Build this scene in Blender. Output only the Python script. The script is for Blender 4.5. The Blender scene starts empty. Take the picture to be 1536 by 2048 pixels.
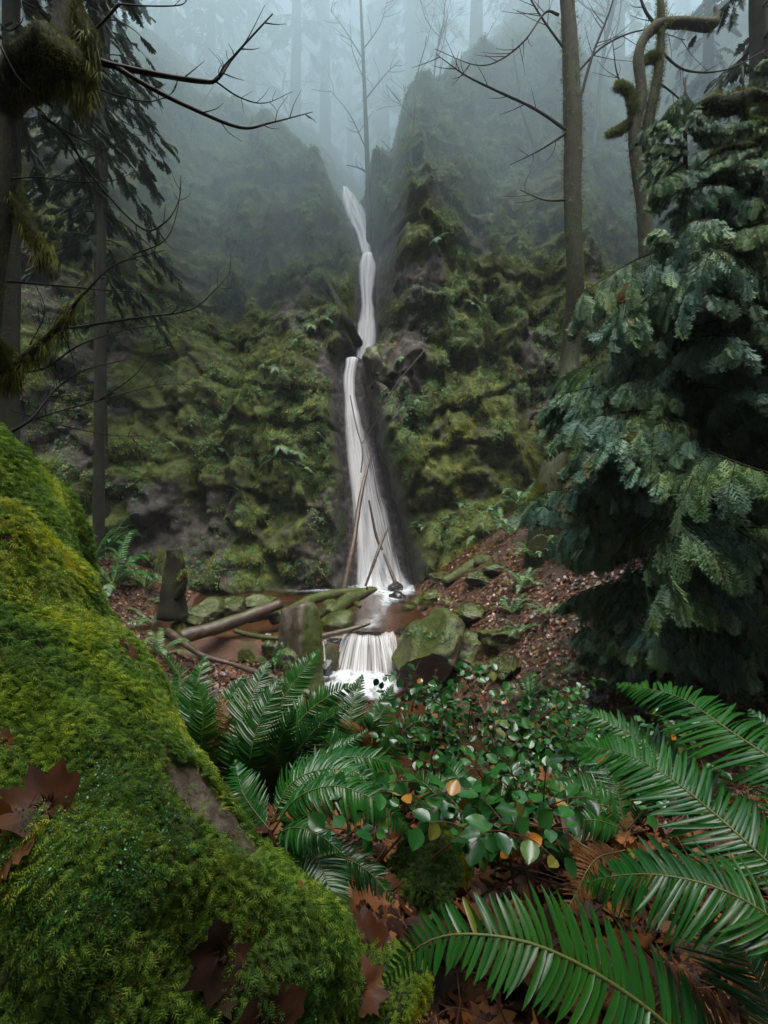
EXPO = 1.6
DENOISE = True
import bpy, math, random
import numpy as np
from mathutils import Vector, Matrix
R = math.radians
rng = np.random.default_rng(7)
random.seed(7)
sc = bpy.context.scene
col = sc.collection
# ------------------------------------------------------------------ noise
def _hash(ix, iy, iz, seed):
    h = (ix.astype(np.int64) * 374761393 + iy.astype(np.int64) * 668265263 + iz.astype(np.int64) * 1274126177 + seed * 974711) & 0xffffffff
    h = ((h ^ (h >> 13)) * 1274126177) & 0xffffffff
    h = ((h ^ (h >> 16)) * 2246822519) & 0xffffffff
    return ((h ^ (h >> 15)) & 0xffffff) / float(0xffffff) * 2 - 1
def vnoise(x, y, z, seed=0):
    x = np.asarray(x, float); y = np.asarray(y, float) + 0 * x; z = np.asarray(z, float) + 0 * x
    ix = np.floor(x); iy = np.floor(y); iz = np.floor(z)
    fx = x - ix; fy = y - iy; fz = z - iz
    u = fx * fx * (3 - 2 * fx); v = fy * fy * (3 - 2 * fy); w = fz * fz * (3 - 2 * fz)
    def c(a, b, d): return _hash(ix + a, iy + b, iz + d, seed)
    x00 = c(0,0,0) * (1-u) + c(1,0,0) * u; x10 = c(0,1,0) * (1-u) + c(1,1,0) * u
    x01 = c(0,0,1) * (1-u) + c(1,0,1) * u; x11 = c(0,1,1) * (1-u) + c(1,1,1) * u
    return (x00 * (1-v) + x10 * v) * (1-w) + (x01 * (1-v) + x11 * v) * w
def fbm(x, y, z=0, oct=4, seed=0, gain=.5):
    s = 0; a = 1; t = 0
    for o in range(oct):
        f = 2.03 ** o
        s = s + a * vnoise(x * f + 17 * o, y * f + 5 * o, np.asarray(z) * f + 9 * o, seed + o); t += a; a *= gain
    return s / t
def sst(a, b, x):
    t = np.clip((x - a) / (b - a), 0, 1); return t * t * (3 - 2 * t)
def interp(x, xs, ys, soft=0):
    return np.interp(x, xs, ys)
def smooth_interp(x, xs, ys, w):
    return sum(np.interp(x + d * w, xs, ys) for d in (-1, -.5, 0, .5, 1)) / 5
# ------------------------------------------------------------------ mesh utils
def mesh(name, V, F, mat=None, parent=None, smooth=False, rnd=None, uv=None, mi=None):
    """F: list of (n,k) integer arrays (or one array)"""
    V = np.asarray(V, np.float32).reshape(-1, 3)
    if isinstance(F, np.ndarray): F = [F]
    F = [f for f in F if len(f)]
    me = bpy.data.meshes.new(name)
    me.vertices.add(len(V)); me.vertices.foreach_set('co', V.ravel())
    loops = np.concatenate([f.ravel() for f in F]).astype(np.int32)
    tot = np.concatenate([np.full(len(f), f.shape[1], np.int32) for f in F])
    st = np.concatenate([[0], np.cumsum(tot)[:-1]]).astype(np.int32)
    me.loops.add(len(loops)); me.loops.foreach_set('vertex_index', loops)
    me.polygons.add(len(tot)); me.polygons.foreach_set('loop_start', st)
    try: me.polygons.foreach_set('loop_total', tot)
    except Exception: pass
    if smooth: me.polygons.foreach_set('use_smooth', np.ones(len(tot), bool))
    if mi is not None: me.polygons.foreach_set('material_index', np.asarray(mi, np.int32))
    me.update(calc_edges=True)
    if rnd is not None:
        a = me.attributes.new('rnd', 'FLOAT', 'POINT'); a.data.foreach_set('value', np.asarray(rnd, np.float32).ravel())
    if uv is not None:
        l = me.uv_layers.new(name='UVMap'); l.data.foreach_set('uv', np.asarray(uv, np.float32)[loops].ravel())
    for m in (mat if isinstance(mat, (list, tuple)) else [mat]):
        if m: me.materials.append(m)
    o = bpy.data.objects.new(name, me); col.objects.link(o)
    if parent: o.parent = parent
    return o
def tag(o, label=None, cat=None, group=None, kind=None):
    if label: o['label'] = label
    if cat: o['category'] = cat
    if group: o['group'] = group
    if kind: o['kind'] = kind
    return o
def empty(name, loc, label, cat, group=None):
    o = bpy.data.objects.new(name, None); col.objects.link(o); o.location = loc
    o.empty_display_size = .1
    return tag(o, label, cat, group)
def local(V, loc): return np.asarray(V) - np.asarray(loc)
def gridfaces(nr, nc, off=0, wrap=False):
    r = np.arange(nr - 1)[:, None]; c = np.arange(nc if wrap else nc - 1)[None, :]
    a = r * nc + c; b = r * nc + (c + 1) % nc
    return (np.stack([a, b, b + nc, a + nc], -1).reshape(-1, 4) + off)
def scatter(tv, tf, pos, T, N, scale, extra=None):
    """instances of template (y = along T, z = along N) baked in arrays. tf list of face arrays"""
    K = len(pos)
    T = T / np.linalg.norm(T, axis=1, keepdims=True)
    X = np.cross(T, N); X /= np.linalg.norm(X, axis=1, keepdims=True) + 1e-9
    Nn = np.cross(X, T)
    M = np.stack([X, T, Nn], 1)            # K,3(rows axes),3
    s = scale if np.ndim(scale) else np.full(K, scale)
    V = np.einsum('ni,kij->knj', tv, M) * s[:, None, None] + pos[:, None, :]
    n = len(tv)
    F = [(f[None] + (np.arange(K) * n)[:, None, None]).reshape(-1, f.shape[1]) for f in tf]
    return V.reshape(-1, 3), F
def rep(r, n): return np.repeat(r, n)
class MB:
    def __init__(s): s.V = []; s.F = []; s.r = []; s.n = 0
    def add(s, V, F, r=0.5):
        V = np.asarray(V, float).reshape(-1, 3)
        if isinstance(F, np.ndarray): F = [F]
        s.V.append(V); s.F += [f + s.n for f in F if len(f)]; s.n += len(V)
        s.r.append(np.full(len(V), r) if np.ndim(r) == 0 else np.asarray(r))
    def build(s, name, mat, parent=None, smooth=False, loc=None):
        V = np.concatenate(s.V)
        if loc is not None: V = V - np.asarray(loc)
        F = {}
        for f in s.F: F.setdefault(f.shape[1], []).append(f)
        return mesh(name, V, [np.concatenate(v) for v in F.values()], mat, parent, smooth, np.concatenate(s.r))
def catmull(P, n):
    P = np.asarray(P, float)
    if len(P) == 2: return P[0] + (P[1] - P[0]) * np.linspace(0, 1, n)[:, None]
    Q = np.vstack([2 * P[0] - P[1], P, 2 * P[-1] - P[-2]])
    t = np.linspace(0, len(P) - 1 - 1e-6, n); i = t.astype(int); f = (t - i)[:, None]
    a, b, c, d = Q[i], Q[i+1], Q[i+2], Q[i+3]
    return .5 * ((2*b) + (-a + c) * f + (2*a - 5*b + 4*c - d) * f**2 + (-a + 3*b - 3*c + d) * f**3)
def tube(P, rad, seg=8, rough=0., rs=3., seed=0, cap=True):
    P = np.asarray(P, float); n = len(P)
    rad = np.interp(np.linspace(0, 1, n), np.linspace(0, 1, len(rad)), rad) if np.ndim(rad) else np.full(n, rad)
    T = np.gradient(P, axis=0); T /= np.linalg.norm(T, axis=1, keepdims=True) + 1e-9
    up = np.array([0, 0, 1.]) if abs(T[0, 2]) < .9 else np.array([0, 1., 0])
    U = np.zeros_like(P); u = np.cross(T[0], up); u /= np.linalg.norm(u)
    for i in range(n):
        u = u - T[i] * np.dot(u, T[i]); u /= np.linalg.norm(u) + 1e-9; U[i] = u
    W = np.cross(T, U)
    a = np.linspace(0, 2 * np.pi, seg, endpoint=False)
    D = U[:, None] * np.cos(a)[None, :, None] + W[:, None] * np.sin(a)[None, :, None]
    r = rad[:, None] * np.ones(seg)
    if rough:
        Q = P[:, None] + D * rad[:, None, None]
        r = r * (1 + rough * fbm(Q[..., 0] * rs, Q[..., 1] * rs, Q[..., 2] * rs * .5, 3, seed))
    V = (P[:, None] + D * r[..., None]).reshape(-1, 3)
    F = [gridfaces(n, seg, 0, True)]
    if cap:
        V = np.vstack([V, P[0], P[-1]])
        i = np.arange(seg); j = (i + 1) % seg
        F.append(np.stack([j, i, np.full(seg, n * seg)], -1))
        F.append(np.stack([i + (n-1)*seg, j + (n-1)*seg, np.full(seg, n * seg + 1)], -1))
    return V, F
def P3(px, py, Y): return np.array([(px - 768) / 1000. * Y, Y, (1024 - py) / 1000. * Y])
# ------------------------------------------------------------------ materials
def new_mat(name):
    m = bpy.data.materials.new(name); m.use_nodes = True; nt = m.node_tree
    b = nt.nodes['Principled BSDF']; return m, nt, b
def ramp(nt, fac, stops):
    r = nt.nodes.new('ShaderNodeValToRGB'); e = r.color_ramp.elements
    while len(e) < len(stops): e.new(.5)
    for i, (p, c) in enumerate(stops): e[i].position = p; e[i].color = (*c, 1)
    nt.links.new(fac, r.inputs[0]); return r.outputs[0]
def noise(nt, scale, detail=4, rough=.55, vec=None, sx=None):
    n = nt.nodes.new('ShaderNodeTexNoise'); n.inputs['Scale'].default_value = scale
    n.inputs['Detail'].default_value = detail; n.inputs['Roughness'].default_value = rough
    if vec is None:
        vec = nt.nodes.new('ShaderNodeNewGeometry').outputs['Position']
    if sx:
        mp = nt.nodes.new('ShaderNodeMapping'); mp.inputs['Scale'].default_value = sx
        nt.links.new(vec, mp.inputs[0]); vec = mp.outputs[0]
    nt.links.new(vec, n.inputs['Vector']); return n.outputs[0]
def mixc(nt, fac, a, b, mode='MIX'):
    m = nt.nodes.new('ShaderNodeMix'); m.data_type = 'RGBA'; m.blend_type = mode
    for s, v in ((m.inputs[0], fac), (m.inputs[6], a), (m.inputs[7], b)):
        if isinstance(v, (int, float)): s.default_value = v
        elif isinstance(v, tuple): s.default_value = (*v, 1)
        else: nt.links.new(v, s)
    return m.outputs[2]
def mrange(nt, v, a, b, c=0., d=1.):
    m = nt.nodes.new('ShaderNodeMapRange'); nt.links.new(v, m.inputs[0])
    for i, q in enumerate((a, b, c, d)): m.inputs[i + 1].default_value = q
    return m.outputs[0]
def attr(nt, n='rnd'):
    a = nt.nodes.new('ShaderNodeAttribute'); a.attribute_name = n; return a.outputs['Fac']
def bump(nt, b, h, s, d):
    n = nt.nodes.new('ShaderNodeBump'); n.inputs['Strength'].default_value = s; n.inputs['Distance'].default_value = d
    nt.links.new(h, n.inputs['Height']); nt.links.new(n.outputs[0], b.inputs['Normal'])
def normz(nt):
    g = nt.nodes.new('ShaderNodeNewGeometry'); s = nt.nodes.new('ShaderNodeSeparateXYZ')
    nt.links.new(g.outputs['Normal'], s.inputs[0]); return s.outputs[2]
def leafmat(name, stops, rough=.5, spec=.5, trans=.25, varscale=None, coat=0):
    """foliage: colour from per-leaf random value; some light passes through"""
    m, nt, b = new_mat(name)
    c = ramp(nt, attr(nt), stops)
    if varscale:
        n = noise(nt, varscale, 3)
        c = mixc(nt, mrange(nt, n, .4, .65), c, mixc(nt, 1., c, (1.5, 1.25, .55), 'MULTIPLY'))
    nt.links.new(c, b.inputs['Base Color'])
    b.inputs['Roughness'].default_value = rough; b.inputs['Specular IOR Level'].default_value = spec
    b.inputs['Coat Weight'].default_value = coat; b.inputs['Coat Roughness'].default_value = .12
    t = nt.nodes.new('ShaderNodeBsdfTranslucent'); nt.links.new(c, t.inputs[0])
    mx = nt.nodes.new('ShaderNodeMixShader'); mx.inputs[0].default_value = trans
    nt.links.new(b.outputs[0], mx.inputs[1]); nt.links.new(t.outputs[0], mx.inputs[2])
    nt.links.new(mx.outputs[0], nt.nodes['Material Output'].inputs[0])
    return m
def surfmat(name, stops, scale=3, rough=.7, bs=.6, bd=.03, bscale=25, moss=None, mossz=(.0, .5), mossscale=2.5, sx=None, spec=.4):
    m, nt, b = new_mat(name)
    c = ramp(nt, noise(nt, scale, 6, .65, sx=sx), stops)
    if moss:
        mc = ramp(nt, noise(nt, 7, 4, .6), moss)
        z = normz(nt); n = noise(nt, mossscale, 4)
        a = nt.nodes.new('ShaderNodeMath'); a.operation = 'ADD'
        nt.links.new(z, a.inputs[0]); nt.links.new(mrange(nt, n, .3, .7, -.6, .6), a.inputs[1])
        c = mixc(nt, mrange(nt, a.outputs[0], *mossz), c, mc)
    nt.links.new(c, b.inputs['Base Color']); b.inputs['Roughness'].default_value = rough
    b.inputs['Specular IOR Level'].default_value = spec
    bump(nt, b, noise(nt, bscale, 6, .7, sx=sx), bs, bd)
    return m
G1 = [(0, (.020, .030, .006)), (.5, (.048, .070, .012)), (1, (.10, .125, .020))]
M = {}
G0 = [(0, (.008, .011, .004)), (.5, (.020, .027, .007)), (1, (.05, .058, .013))]
M['moss_bark'] = surfmat('mossy_bark', [(.3, (.010, .007, .005)), (.6, (.026, .019, .013)), (.8, (.045, .036, .028))], 6, .85, .9, .03, 22, G0, (-.75, .35), 2, (1, 1, .35))
M['dark_bark'] = surfmat('conifer_bark', [(.3, (.007, .006, .004)), (.6, (.017, .014, .008)), (.85, (.034, .030, .018))], 8, .9, .9, .03, 18, G0, (-.3, .9), sx=(1, 1, .2))
M['grey_bark'] = surfmat('pale_bark', [(.3, (.05, .045, .035)), (.7, (.11, .105, .09))], 10, .8, .5, .01, 30)
M['twig'] = surfmat('dark_twig', [(.3, (.008, .007, .007)), (.7, (.02, .018, .017))], 30, .7, .3, .004, 120, spec=.2)
M['pale_twig'] = surfmat('pale_twig', [(.3, (.07, .055, .045)), (.7, (.16, .13, .11))], 20, .6, .3, .004, 120)
M['log'] = surfmat('wet_log', [(.3, (.028, .017, .011)), (.55, (.075, .05, .034)), (.8, (.15, .11, .085))], 5, .38, .8, .02, 18, G1, (.75, 1.5), 3, sx=(.5, 1.6, 1.6), spec=.6)
M['moss_log'] = surfmat('mossy_log_wood', [(.3, (.025, .016, .01)), (.6, (.06, .042, .028))], 6, .6, .8, .03, 22, G1, (-.2, .5), 3)
M['rock'] = surfmat('mossy_rock', [(.3, (.022, .018, .014)), (.55, (.045, .036, .027)), (.8, (.10, .085, .07))], 5, .45, .8, .03, 20, G1, (.0, .55), 2.5, spec=.6)
M['bare_rock'] = surfmat('bare_pale_rock', [(.3, (.1, .095, .09)), (.6, (.22, .21, .2)), (.8, (.4, .39, .37))], 9, .5, .8, .02, 30)
M['wet_rock'] = surfmat('wet_dark_rock', [(.3, (.012, .011, .012)), (.7, (.045, .042, .042))], 5, .2, .8, .03, 14, spec=.8)
# ------------------------------------------------------------------ water path and cliff
WZ = [-3.2, 0, 3.5, 6.6, 7.4, 7.9, 10.5, 12.7, 13.6, 16.5, 18.8, 20, 24]
WX = [-.05, -.6, -1.2, -1.6, -1.5, -.95, -.8, -.72, -.82, -1.45, -2.1, -2.2, -1.5]
WY = [21.7, 22.3, 22.9, 23.3, 23.7, 24.1, 24.5, 24.9, 26.3, 27.8, 29.3, 31.5, 39]
def ridge(X):
    return smooth_interp(X, [-30, -16, -12, -9, -6.5, -4.2, -2.9, -1.6, -.6, .1, .8, 1.4, 3.6, 5, 9, 14, 20, 30],
                         [27, 23.5, 22.8, 24.3, 22.4, 20.2, 19.0, 18.4, 17.3, 20.5, 22.6, 22.0, 23.6, 24.6, 25, 25, 24, 25], .35)
def cliffY(X, Z, fine=True):
    X = np.asarray(X, float); Z = np.asarray(Z, float)
    base = smooth_interp(X, [-45, -28, -20, -14, -10, -7.5, -4, -1.8, 0, 1.2, 2.2, 4, 8, 13, 20, 28, 45],
                         [-8, 6, 12.5, 17.2, 19.0, 19.6, 20.4, 20.9, 20.9, 20.2, 19.9, 20.0, 20.9, 21.2, 19, 12, -6], .6)
    Zr = ridge(X)
    lean = .27 + .05 * np.sin(X * .5) - .07 * sst(.3, 1.2, X) * (1 - sst(3.5, 7, X)) + .05 * sst(6, 12, X)
    h = np.clip(Z + 3.2, 0, None)
    F = base + lean * np.minimum(h, Zr + 3.2)
    # rock nose right of the fall: sticks out below Z 7.4
    nose = np.exp(-((X - .35) / 1.15) ** 2) * sst(8.6, 6.2, Z) * sst(-1, 2.0, Z)
    F = F - 1.3 * nose
    # upper buttress: prow with a steep dark side to the left
    F = F + 1.9 * sst(1.25, .75, X) * sst(5.5, 11, Z) * (1 - sst(-3, -1.2, -X * -1)) 
    F = F - 1.1 * np.exp(-((X - 1.7) / .8) ** 2) * sst(7, 13, Z)
    # big forms
    a = fbm(X * .16, Z * .10, 0, 3, 11); b = fbm(X * .42, Z * .2, 3, 3, 21)
    F = F + 1.2 * a + .65 * b * (1 - .6 * sst(14, 20, Z))
    rib = 1 - np.abs(vnoise(X * .75 + .5 * vnoise(X * .3, Z * .3, 0, 5), Z * .16, 1, 31)) * 2
    F = F - .6 * rib * sst(-4, 2, Z)
    # ledges
    lz = Z + 2.2 * vnoise(X * .3, Z * .15, 0, 41) + .5 * vnoise(X * 1.1, Z * .5, 0, 42)
    led = np.abs(((lz / 2.3) % 1)) ; F = F + .55 * (led ** 3) * (.5 + .5 * vnoise(X * .5, np.floor(lz / 2.3), 0, 43)) * 1.1
    if fine:
        r2 = 1 - np.abs(fbm(X * 1.3, Z * .8, 5, 3, 51)) * 2
        F = F - .38 * r2
        wx_ = .5 * vnoise(X * .8, Z * .8, 0, 63); wz_ = .5 * vnoise(X * .8, Z * .8, 4, 64)
        F = F + .26 * np.clip(3.2 * vnoise((X + wx_) * 1.0, (Z + wz_) * .75, 2, 65), -1, 1) + .13 * np.clip(3.5 * vnoise((X + wx_) * 2.3, (Z + wz_) * 1.9, 6, 66), -1, 1)
        F = F + .16 * fbm(X * 3.1, Z * 2.6, 7, 3, 61)
        F = F + .08 * fbm(X * 9, Z * 8, 2, 2, 71)
    # gully of the water
    wx = np.interp(Z, WZ, WX); wy = np.interp(Z, WZ, WY)
    d = np.abs(X - wx); wl = X < wx
    wid = np.interp(Z, [-4, 0, 6, 7.5, 13, 18, 21], [1.35, .85, .35, .45, .5, .5, .6])
    floor = wy + .38 + .12 * fbm(X * 2.5, Z * 1.5, 0, 3, 81)
    k = sst(wid, wid + .9, d)
    k = np.where(Z > 19.5, sst(.6, np.where(wl, 2.6, 1.7), d), k)
    F = np.where(Z < 24, floor * (1 - k) + F * k, F)
    # above the rim the wall lies back into a wooded slope
    over = np.clip(Z - Zr, 0, None)
    sl = np.interp(X, [-20, -12, -6, -3, 1, 3.5, 5.5, 9, 20], [.8, 1.25, 1.4, 1.4, 1.5, 1.5, 1.4, .7, .5])
    Fo = F + over * sl
    notch = np.exp(-((X + 1.2) / 2.6) ** 2)
    Fo = Fo + notch * 7 * sst(18, 23, Z)
    return Fo
xs = np.concatenate([np.linspace(-44, -18, 60)[:-1], np.linspace(-18, 18, 420), np.linspace(18, 44, 60)[1:]])
ZTOP = 40
zs = np.concatenate([np.linspace(-6, 26, 360), np.linspace(26, ZTOP, 70)[1:]])
XX, ZZ = np.meshgrid(xs, zs)
YY = cliffY(XX, ZZ)
ctop = np.interp(xs, [-44, -14, -8, -3, 2, 8, 14, 44], [30, 31, 33, 38, 38, 33, 30, 28])
cut = ZZ - ctop[None, :]
# plateau: rows above ctop are pushed back flat
for j in range(len(xs)):
    m = cut[:, j] > 0
    if m.any():
        i0 = np.argmax(m)
        YY[m, j] = YY[i0 - 1, j] + 1.5 * (ZZ[m, j] - ctop[j]) ** 1.1
        ZZ[m, j] = ctop[j] + .12 * cut[m, j]
CG = (XX, YY, ZZ)
V = np.stack([XX, YY, ZZ], -1).reshape(-1, 3)
V2 = V.reshape(len(zs), len(xs), 3)
last = V2[-1].copy(); last[:, 1] += 60; last[:, 2] += 1
V = np.vstack([V, last])
# cliff material
m, nt, b = new_mat('cliff_moss_and_rock')
big = noise(nt, .55, 5, .6); mid = noise(nt, 2.2, 6, .65); fin = noise(nt, 11, 5, .7)
mossc = ramp(nt, mixc(nt, .5, big, mid), [(.36, (.045, .038, .017)), (.46, (.06, .072, .017)), (.54, (.085, .125, .024)), (.64, (.15, .17, .03))])
mossc = mixc(nt, mrange(nt, fin, .35, .7, 0, .7), mossc, mixc(nt, 1., mossc, (.42, .40, .38), 'MULTIPLY'))
rockc = ramp(nt, noise(nt, 3.5, 8, .7, sx=(1, 1, .6)), [(.3, (.018, .014, .012)), (.5, (.05, .042, .036)), (.62, (.10, .088, .08)), (.78, (.2, .185, .18))])
steep = mrange(nt, normz(nt), -.55, .25, .9, .0)
rk = nt.nodes.new('ShaderNodeMath'); rk.operation = 'MULTIPLY'
nt.links.new(steep, rk.inputs[0]); nt.links.new(mrange(nt, noise(nt, 1.3, 5, .7), .43, .54), rk.inputs[1])
c = mixc(nt, rk.outputs[0], mossc, rockc)
c = mixc(nt, mrange(nt, attr(nt, 'bare'), .15, .6, 0, .92), c, rockc)
wet = attr(nt, 'rnd')
wetc = ramp(nt, noise(nt, 4, 7, .7), [(.35, (.018, .015, .016)), (.5, (.05, .044, .045)), (.62, (.10, .09, .095)), (.75, (.2, .19, .2))])
c = mixc(nt, wet, c, wetc)
nt.links.new(c, b.inputs['Base Color']); nt.links.new(mrange(nt, wet, 0, 1, .8, .22), b.inputs['Roughness'])
b.inputs['Specular IOR Level'].default_value = .4
bump(nt, b, mixc(nt, .45, noise(nt, 5, 8, .75), noise(nt, 26, 4, .7)), 1., .12)
MC = m
wz = np.interp(ZZ, WZ, WX); dl = XX - wz
ww = np.interp(ZZ, [-4, 0, 6, 7.5, 13, 19, 22], [1.9, 1.7, 1.1, .8, .7, .7, .7])
wetv = sst(1.0, .6, np.abs(dl) / ww + .25 * fbm(XX * .9, ZZ * .6, 0, 3, 5)) * sst(24, 19, ZZ)
wetv = np.append(wetv.ravel(), np.zeros(len(xs)))
cliff = mesh('cliff', V, gridfaces(len(zs) + 1, len(xs))[:, ::1], MC, smooth=True, rnd=wetv)
tag(cliff, kind='structure')
def bareness(X, Z):
    return sst(.05, .30, fbm(X * .42, Z * .30, 9, 4, 555) + .25 * vnoise(X * 1.7, Z * 1.2, 3, 556)) * sst(20, 12, Z)
_b = np.append(bareness(XX, ZZ).ravel(), np.zeros(len(xs))).astype(np.float32)
_a = cliff.data.attributes.new('bare', 'FLOAT', 'POINT'); _a.data.foreach_set('value', _b)
def cliff_sample(X, Z):
    Y = cliffY(X, Z); e = .12
    dx = (cliffY(X + e, Z, False) - cliffY(X - e, Z, False)) / (2 * e); dz = (cliffY(X, Z + e, False) - cliffY(X, Z - e, False)) / (2 * e)
    N = np.stack([dx, -np.ones_like(dx), dz], -1); N /= np.linalg.norm(N, axis=1, keepdims=True)
    return np.stack([X, Y, Z], -1), N
# ------------------------------------------------------------------ ground
def ground(x, y, fine=True):
    x = np.asarray(x, float); y = np.asarray(y, float)
    cz = np.interp(y, [-10, 4, 8, 10.5, 12.9, 13.5, 22, 40], [-5.2, -4.9, -4.6, -4.45, -4.4, -3.42, -3.36, -3.3])
    cc = np.interp(y, [0, 6, 9, 11, 13.5, 17, 22], [4.2, 2.6, 1.2, .2, -.6, -1.2, -1.5])
    xr = np.interp(y, [0, 6, 9, 11, 13.5, 17, 22], [5.2, 3.4, 2.2, 1.3, .9, 1.0, 1.2])
    xl = np.interp(y, [0, 6, 9, 11, 12.6, 13.5, 17, 22], [3.4, 1.4, -.6, -1.35, -1.5, -4.6, -6.0, -7.5])
    cz2 = np.interp(y, [-10, 4, 8, 16.5, 22, 40], [-5.2, -4.9, -4.6, -3.2, -3.1, -3.0]); wb = sst(-.1, 1.3, x - xr); cz = cz * (1 - wb) + cz2 * wb
    h = cz + .74 * np.minimum(np.clip(x - xr, 0, None), 7.5) + .25 * np.clip(x - xr - 7.5, 0, None)
    lb = np.clip(xl - x, 0, None)
    stepup = np.interp(y, [9, 11.5, 13.4], [.2, .9, 0]) * sst(0, .9, lb)
    h = h + stepup + .03 * np.minimum(lb, 4) + .5 * np.clip(np.minimum(lb, 7) - np.interp(y, [8, 12, 16], [1.0, 3.4, .3]), 0, None)
    # bank the camera stands on
    zn = -1.72 - .04 * x - .12 * np.clip(y - 1, 0, None) - .62 * np.clip(y - 3.6, 0, None) + .05 * np.clip(-x, 0, None)
    zn = np.where(y < 1, -1.72 - .04 * x + .1 * np.clip(-y, 0, 40), zn)
    h = np.logaddexp(h * 4, zn * 4) / 4
    h = h + .12 * fbm(x * .6, y * .6, 0, 3, 91) * sst(0, 1, np.abs(x - cc) * .4)
    # plinth under the banks behind the viewer and to the sides
    if fine: h = h + .05 * fbm(x * 3, y * 3, 0, 3, 92)
    return h
def stretch(n, inner, outer, k):
    a = np.linspace(-1, 1, n); return inner * a + (outer - inner) * np.sign(a) * np.abs(a) ** k
gx = stretch(420, 18, 58, 9); gy = 9 + stretch(440, 16, 58, 9)
GX, GY = np.meshgrid(gx, gy); GZ = ground(GX, GY)
far = sst(22, 40, np.hypot(GX, GY - 8)); GZ = np.where(GY > 26, np.minimum(GZ, -3), GZ); GZ = np.minimum(GZ, 14)
m, nt, b = new_mat('forest_floor')
fl = ramp(nt, noise(nt, 28, 6, .7), [(.3, (.010, .006, .004)), (.47, (.035, .018, .010)), (.58, (.062, .034, .020)), (.72, (.11, .066, .042))])
grav = ramp(nt, noise(nt, 42, 3, .7), [(.3, (.028, .014, .008)), (.5, (.085, .04, .02)), (.62, (.15, .075, .038)), (.75, (.27, .16, .10))])
c = mixc(nt, attr(nt), fl, grav)
c = mixc(nt, mrange(nt, noise(nt, 1.2, 4), .56, .66), c, (.035, .042, .011))
nt.links.new(c, b.inputs['Base Color']); b.inputs['Roughness'].default_value = .7
bump(nt, b, noise(nt, 30, 5, .7), .9, .03)
gr = sst(-2.75, -3.1, GZ) * sst(10, 12, GY)
g = mesh('ground', np.stack([GX, GY, GZ], -1), gridfaces(*GX.shape), m, smooth=True, rnd=gr)
tag(g, kind='structure')
# ------------------------------------------------------------------ water
def watermat(name, tint, rough, bscale, bstr, foam=None):
    m, nt, b = new_mat(name)
    tr = nt.nodes.new('ShaderNodeBsdfTransparent'); tr.inputs[0].default_value = (*tint, 1)
    gl = nt.nodes.new('ShaderNodeBsdfGlossy'); gl.inputs['Roughness'].default_value = rough
    bp = nt.nodes.new('ShaderNodeBump'); bp.inputs['Strength'].default_value = bstr; bp.inputs['Distance'].default_value = .05
    nt.links.new(noise(nt, bscale, 3, .5), bp.inputs['Height']); nt.links.new(bp.outputs[0], gl.inputs['Normal'])
    fr = nt.nodes.new('ShaderNodeFresnel'); fr.inputs[0].default_value = 1.33; nt.links.new(bp.outputs[0], fr.inputs['Normal'])
    mx = nt.nodes.new('ShaderNodeMixShader'); nt.links.new(fr.outputs[0], mx.inputs[0])
    nt.links.new(tr.outputs[0], mx.inputs[1]); nt.links.new(gl.outputs[0], mx.inputs[2])
    # white silky foam where the rnd attribute says the water is broken
    df = nt.nodes.new('ShaderNodeBsdfDiffuse'); df.inputs[0].default_value = (.60, .65, .68, 1)
    f = nt.nodes.new('ShaderNodeMath'); f.operation = 'MULTIPLY'
    nt.links.new(attr(nt), f.inputs[0]); nt.links.new(mrange(nt, noise(nt, 3.0, 4, .6, sx=(2.2, .8, 1)), .35, .6, .35, 1.2), f.inputs[1]); f.use_clamp = True
    m2 = nt.nodes.new('ShaderNodeMixShader'); nt.links.new(f.outputs[0], m2.inputs[0])
    nt.links.new(mx.outputs[0], m2.inputs[1]); nt.links.new(df.outputs[0], m2.inputs[2])
    nt.links.new(m2.outputs[0], nt.nodes['Material Output'].inputs[0])
    return m
MW = watermat('stream_water', (.72, .6, .45), .12, 9, .35)
def silk(name, sx, lo, hi, bright=(.93, .95, .97), edge=.0):
    """long-exposure falling water: white streaks with gaps that let the rock show"""
    m, nt, b = new_mat(name)
    uv = nt.nodes.new('ShaderNodeUVMap').outputs[0]
    n1 = noise(nt, 1, 4, .6, vec=uv, sx=sx); n2 = noise(nt, 1, 2, .5, vec=uv, sx=(sx[0] * .3, sx[1] * .5, 1))
    a = mixc(nt, .4, n1, n2)
    al = nt.nodes.new('ShaderNodeMath'); al.operation = 'MULTIPLY'; al.use_clamp = True
    nt.links.new(mrange(nt, a, lo, hi, .05, 1), al.inputs[0]); nt.links.new(attr(nt), al.inputs[1])
    d = nt.nodes.new('ShaderNodeBsdfDiffuse'); d.inputs[0].default_value = (*bright, 1)
    t2 = nt.nodes.new('ShaderNodeBsdfTranslucent'); t2.inputs[0].default_value = (*bright, 1)
    dm = nt.nodes.new('ShaderNodeMixShader'); dm.inputs[0].default_value = .35
    nt.links.new(d.outputs[0], dm.inputs[1]); nt.links.new(t2.outputs[0], dm.inputs[2])
    t = nt.nodes.new('ShaderNodeBsdfTransparent')
    mx = nt.nodes.new('ShaderNodeMixShader'); nt.links.new(al.outputs[0], mx.inputs[0])
    nt.links.new(t.outputs[0], mx.inputs[1]); nt.links.new(dm.outputs[0], mx.inputs[2])
    nt.links.new(mx.outputs[0], nt.nodes['Material Output'].inputs[0])
    return m
MS = silk('silky_falling_water', (9, .6, 1), .26, .46)
MS3 = silk('silky_lower_fall_water', (8, .45, 1), .28, .50)
MS2 = silk('thin_cascade_water', (60, 1.2, 1), .38, .60)
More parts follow.
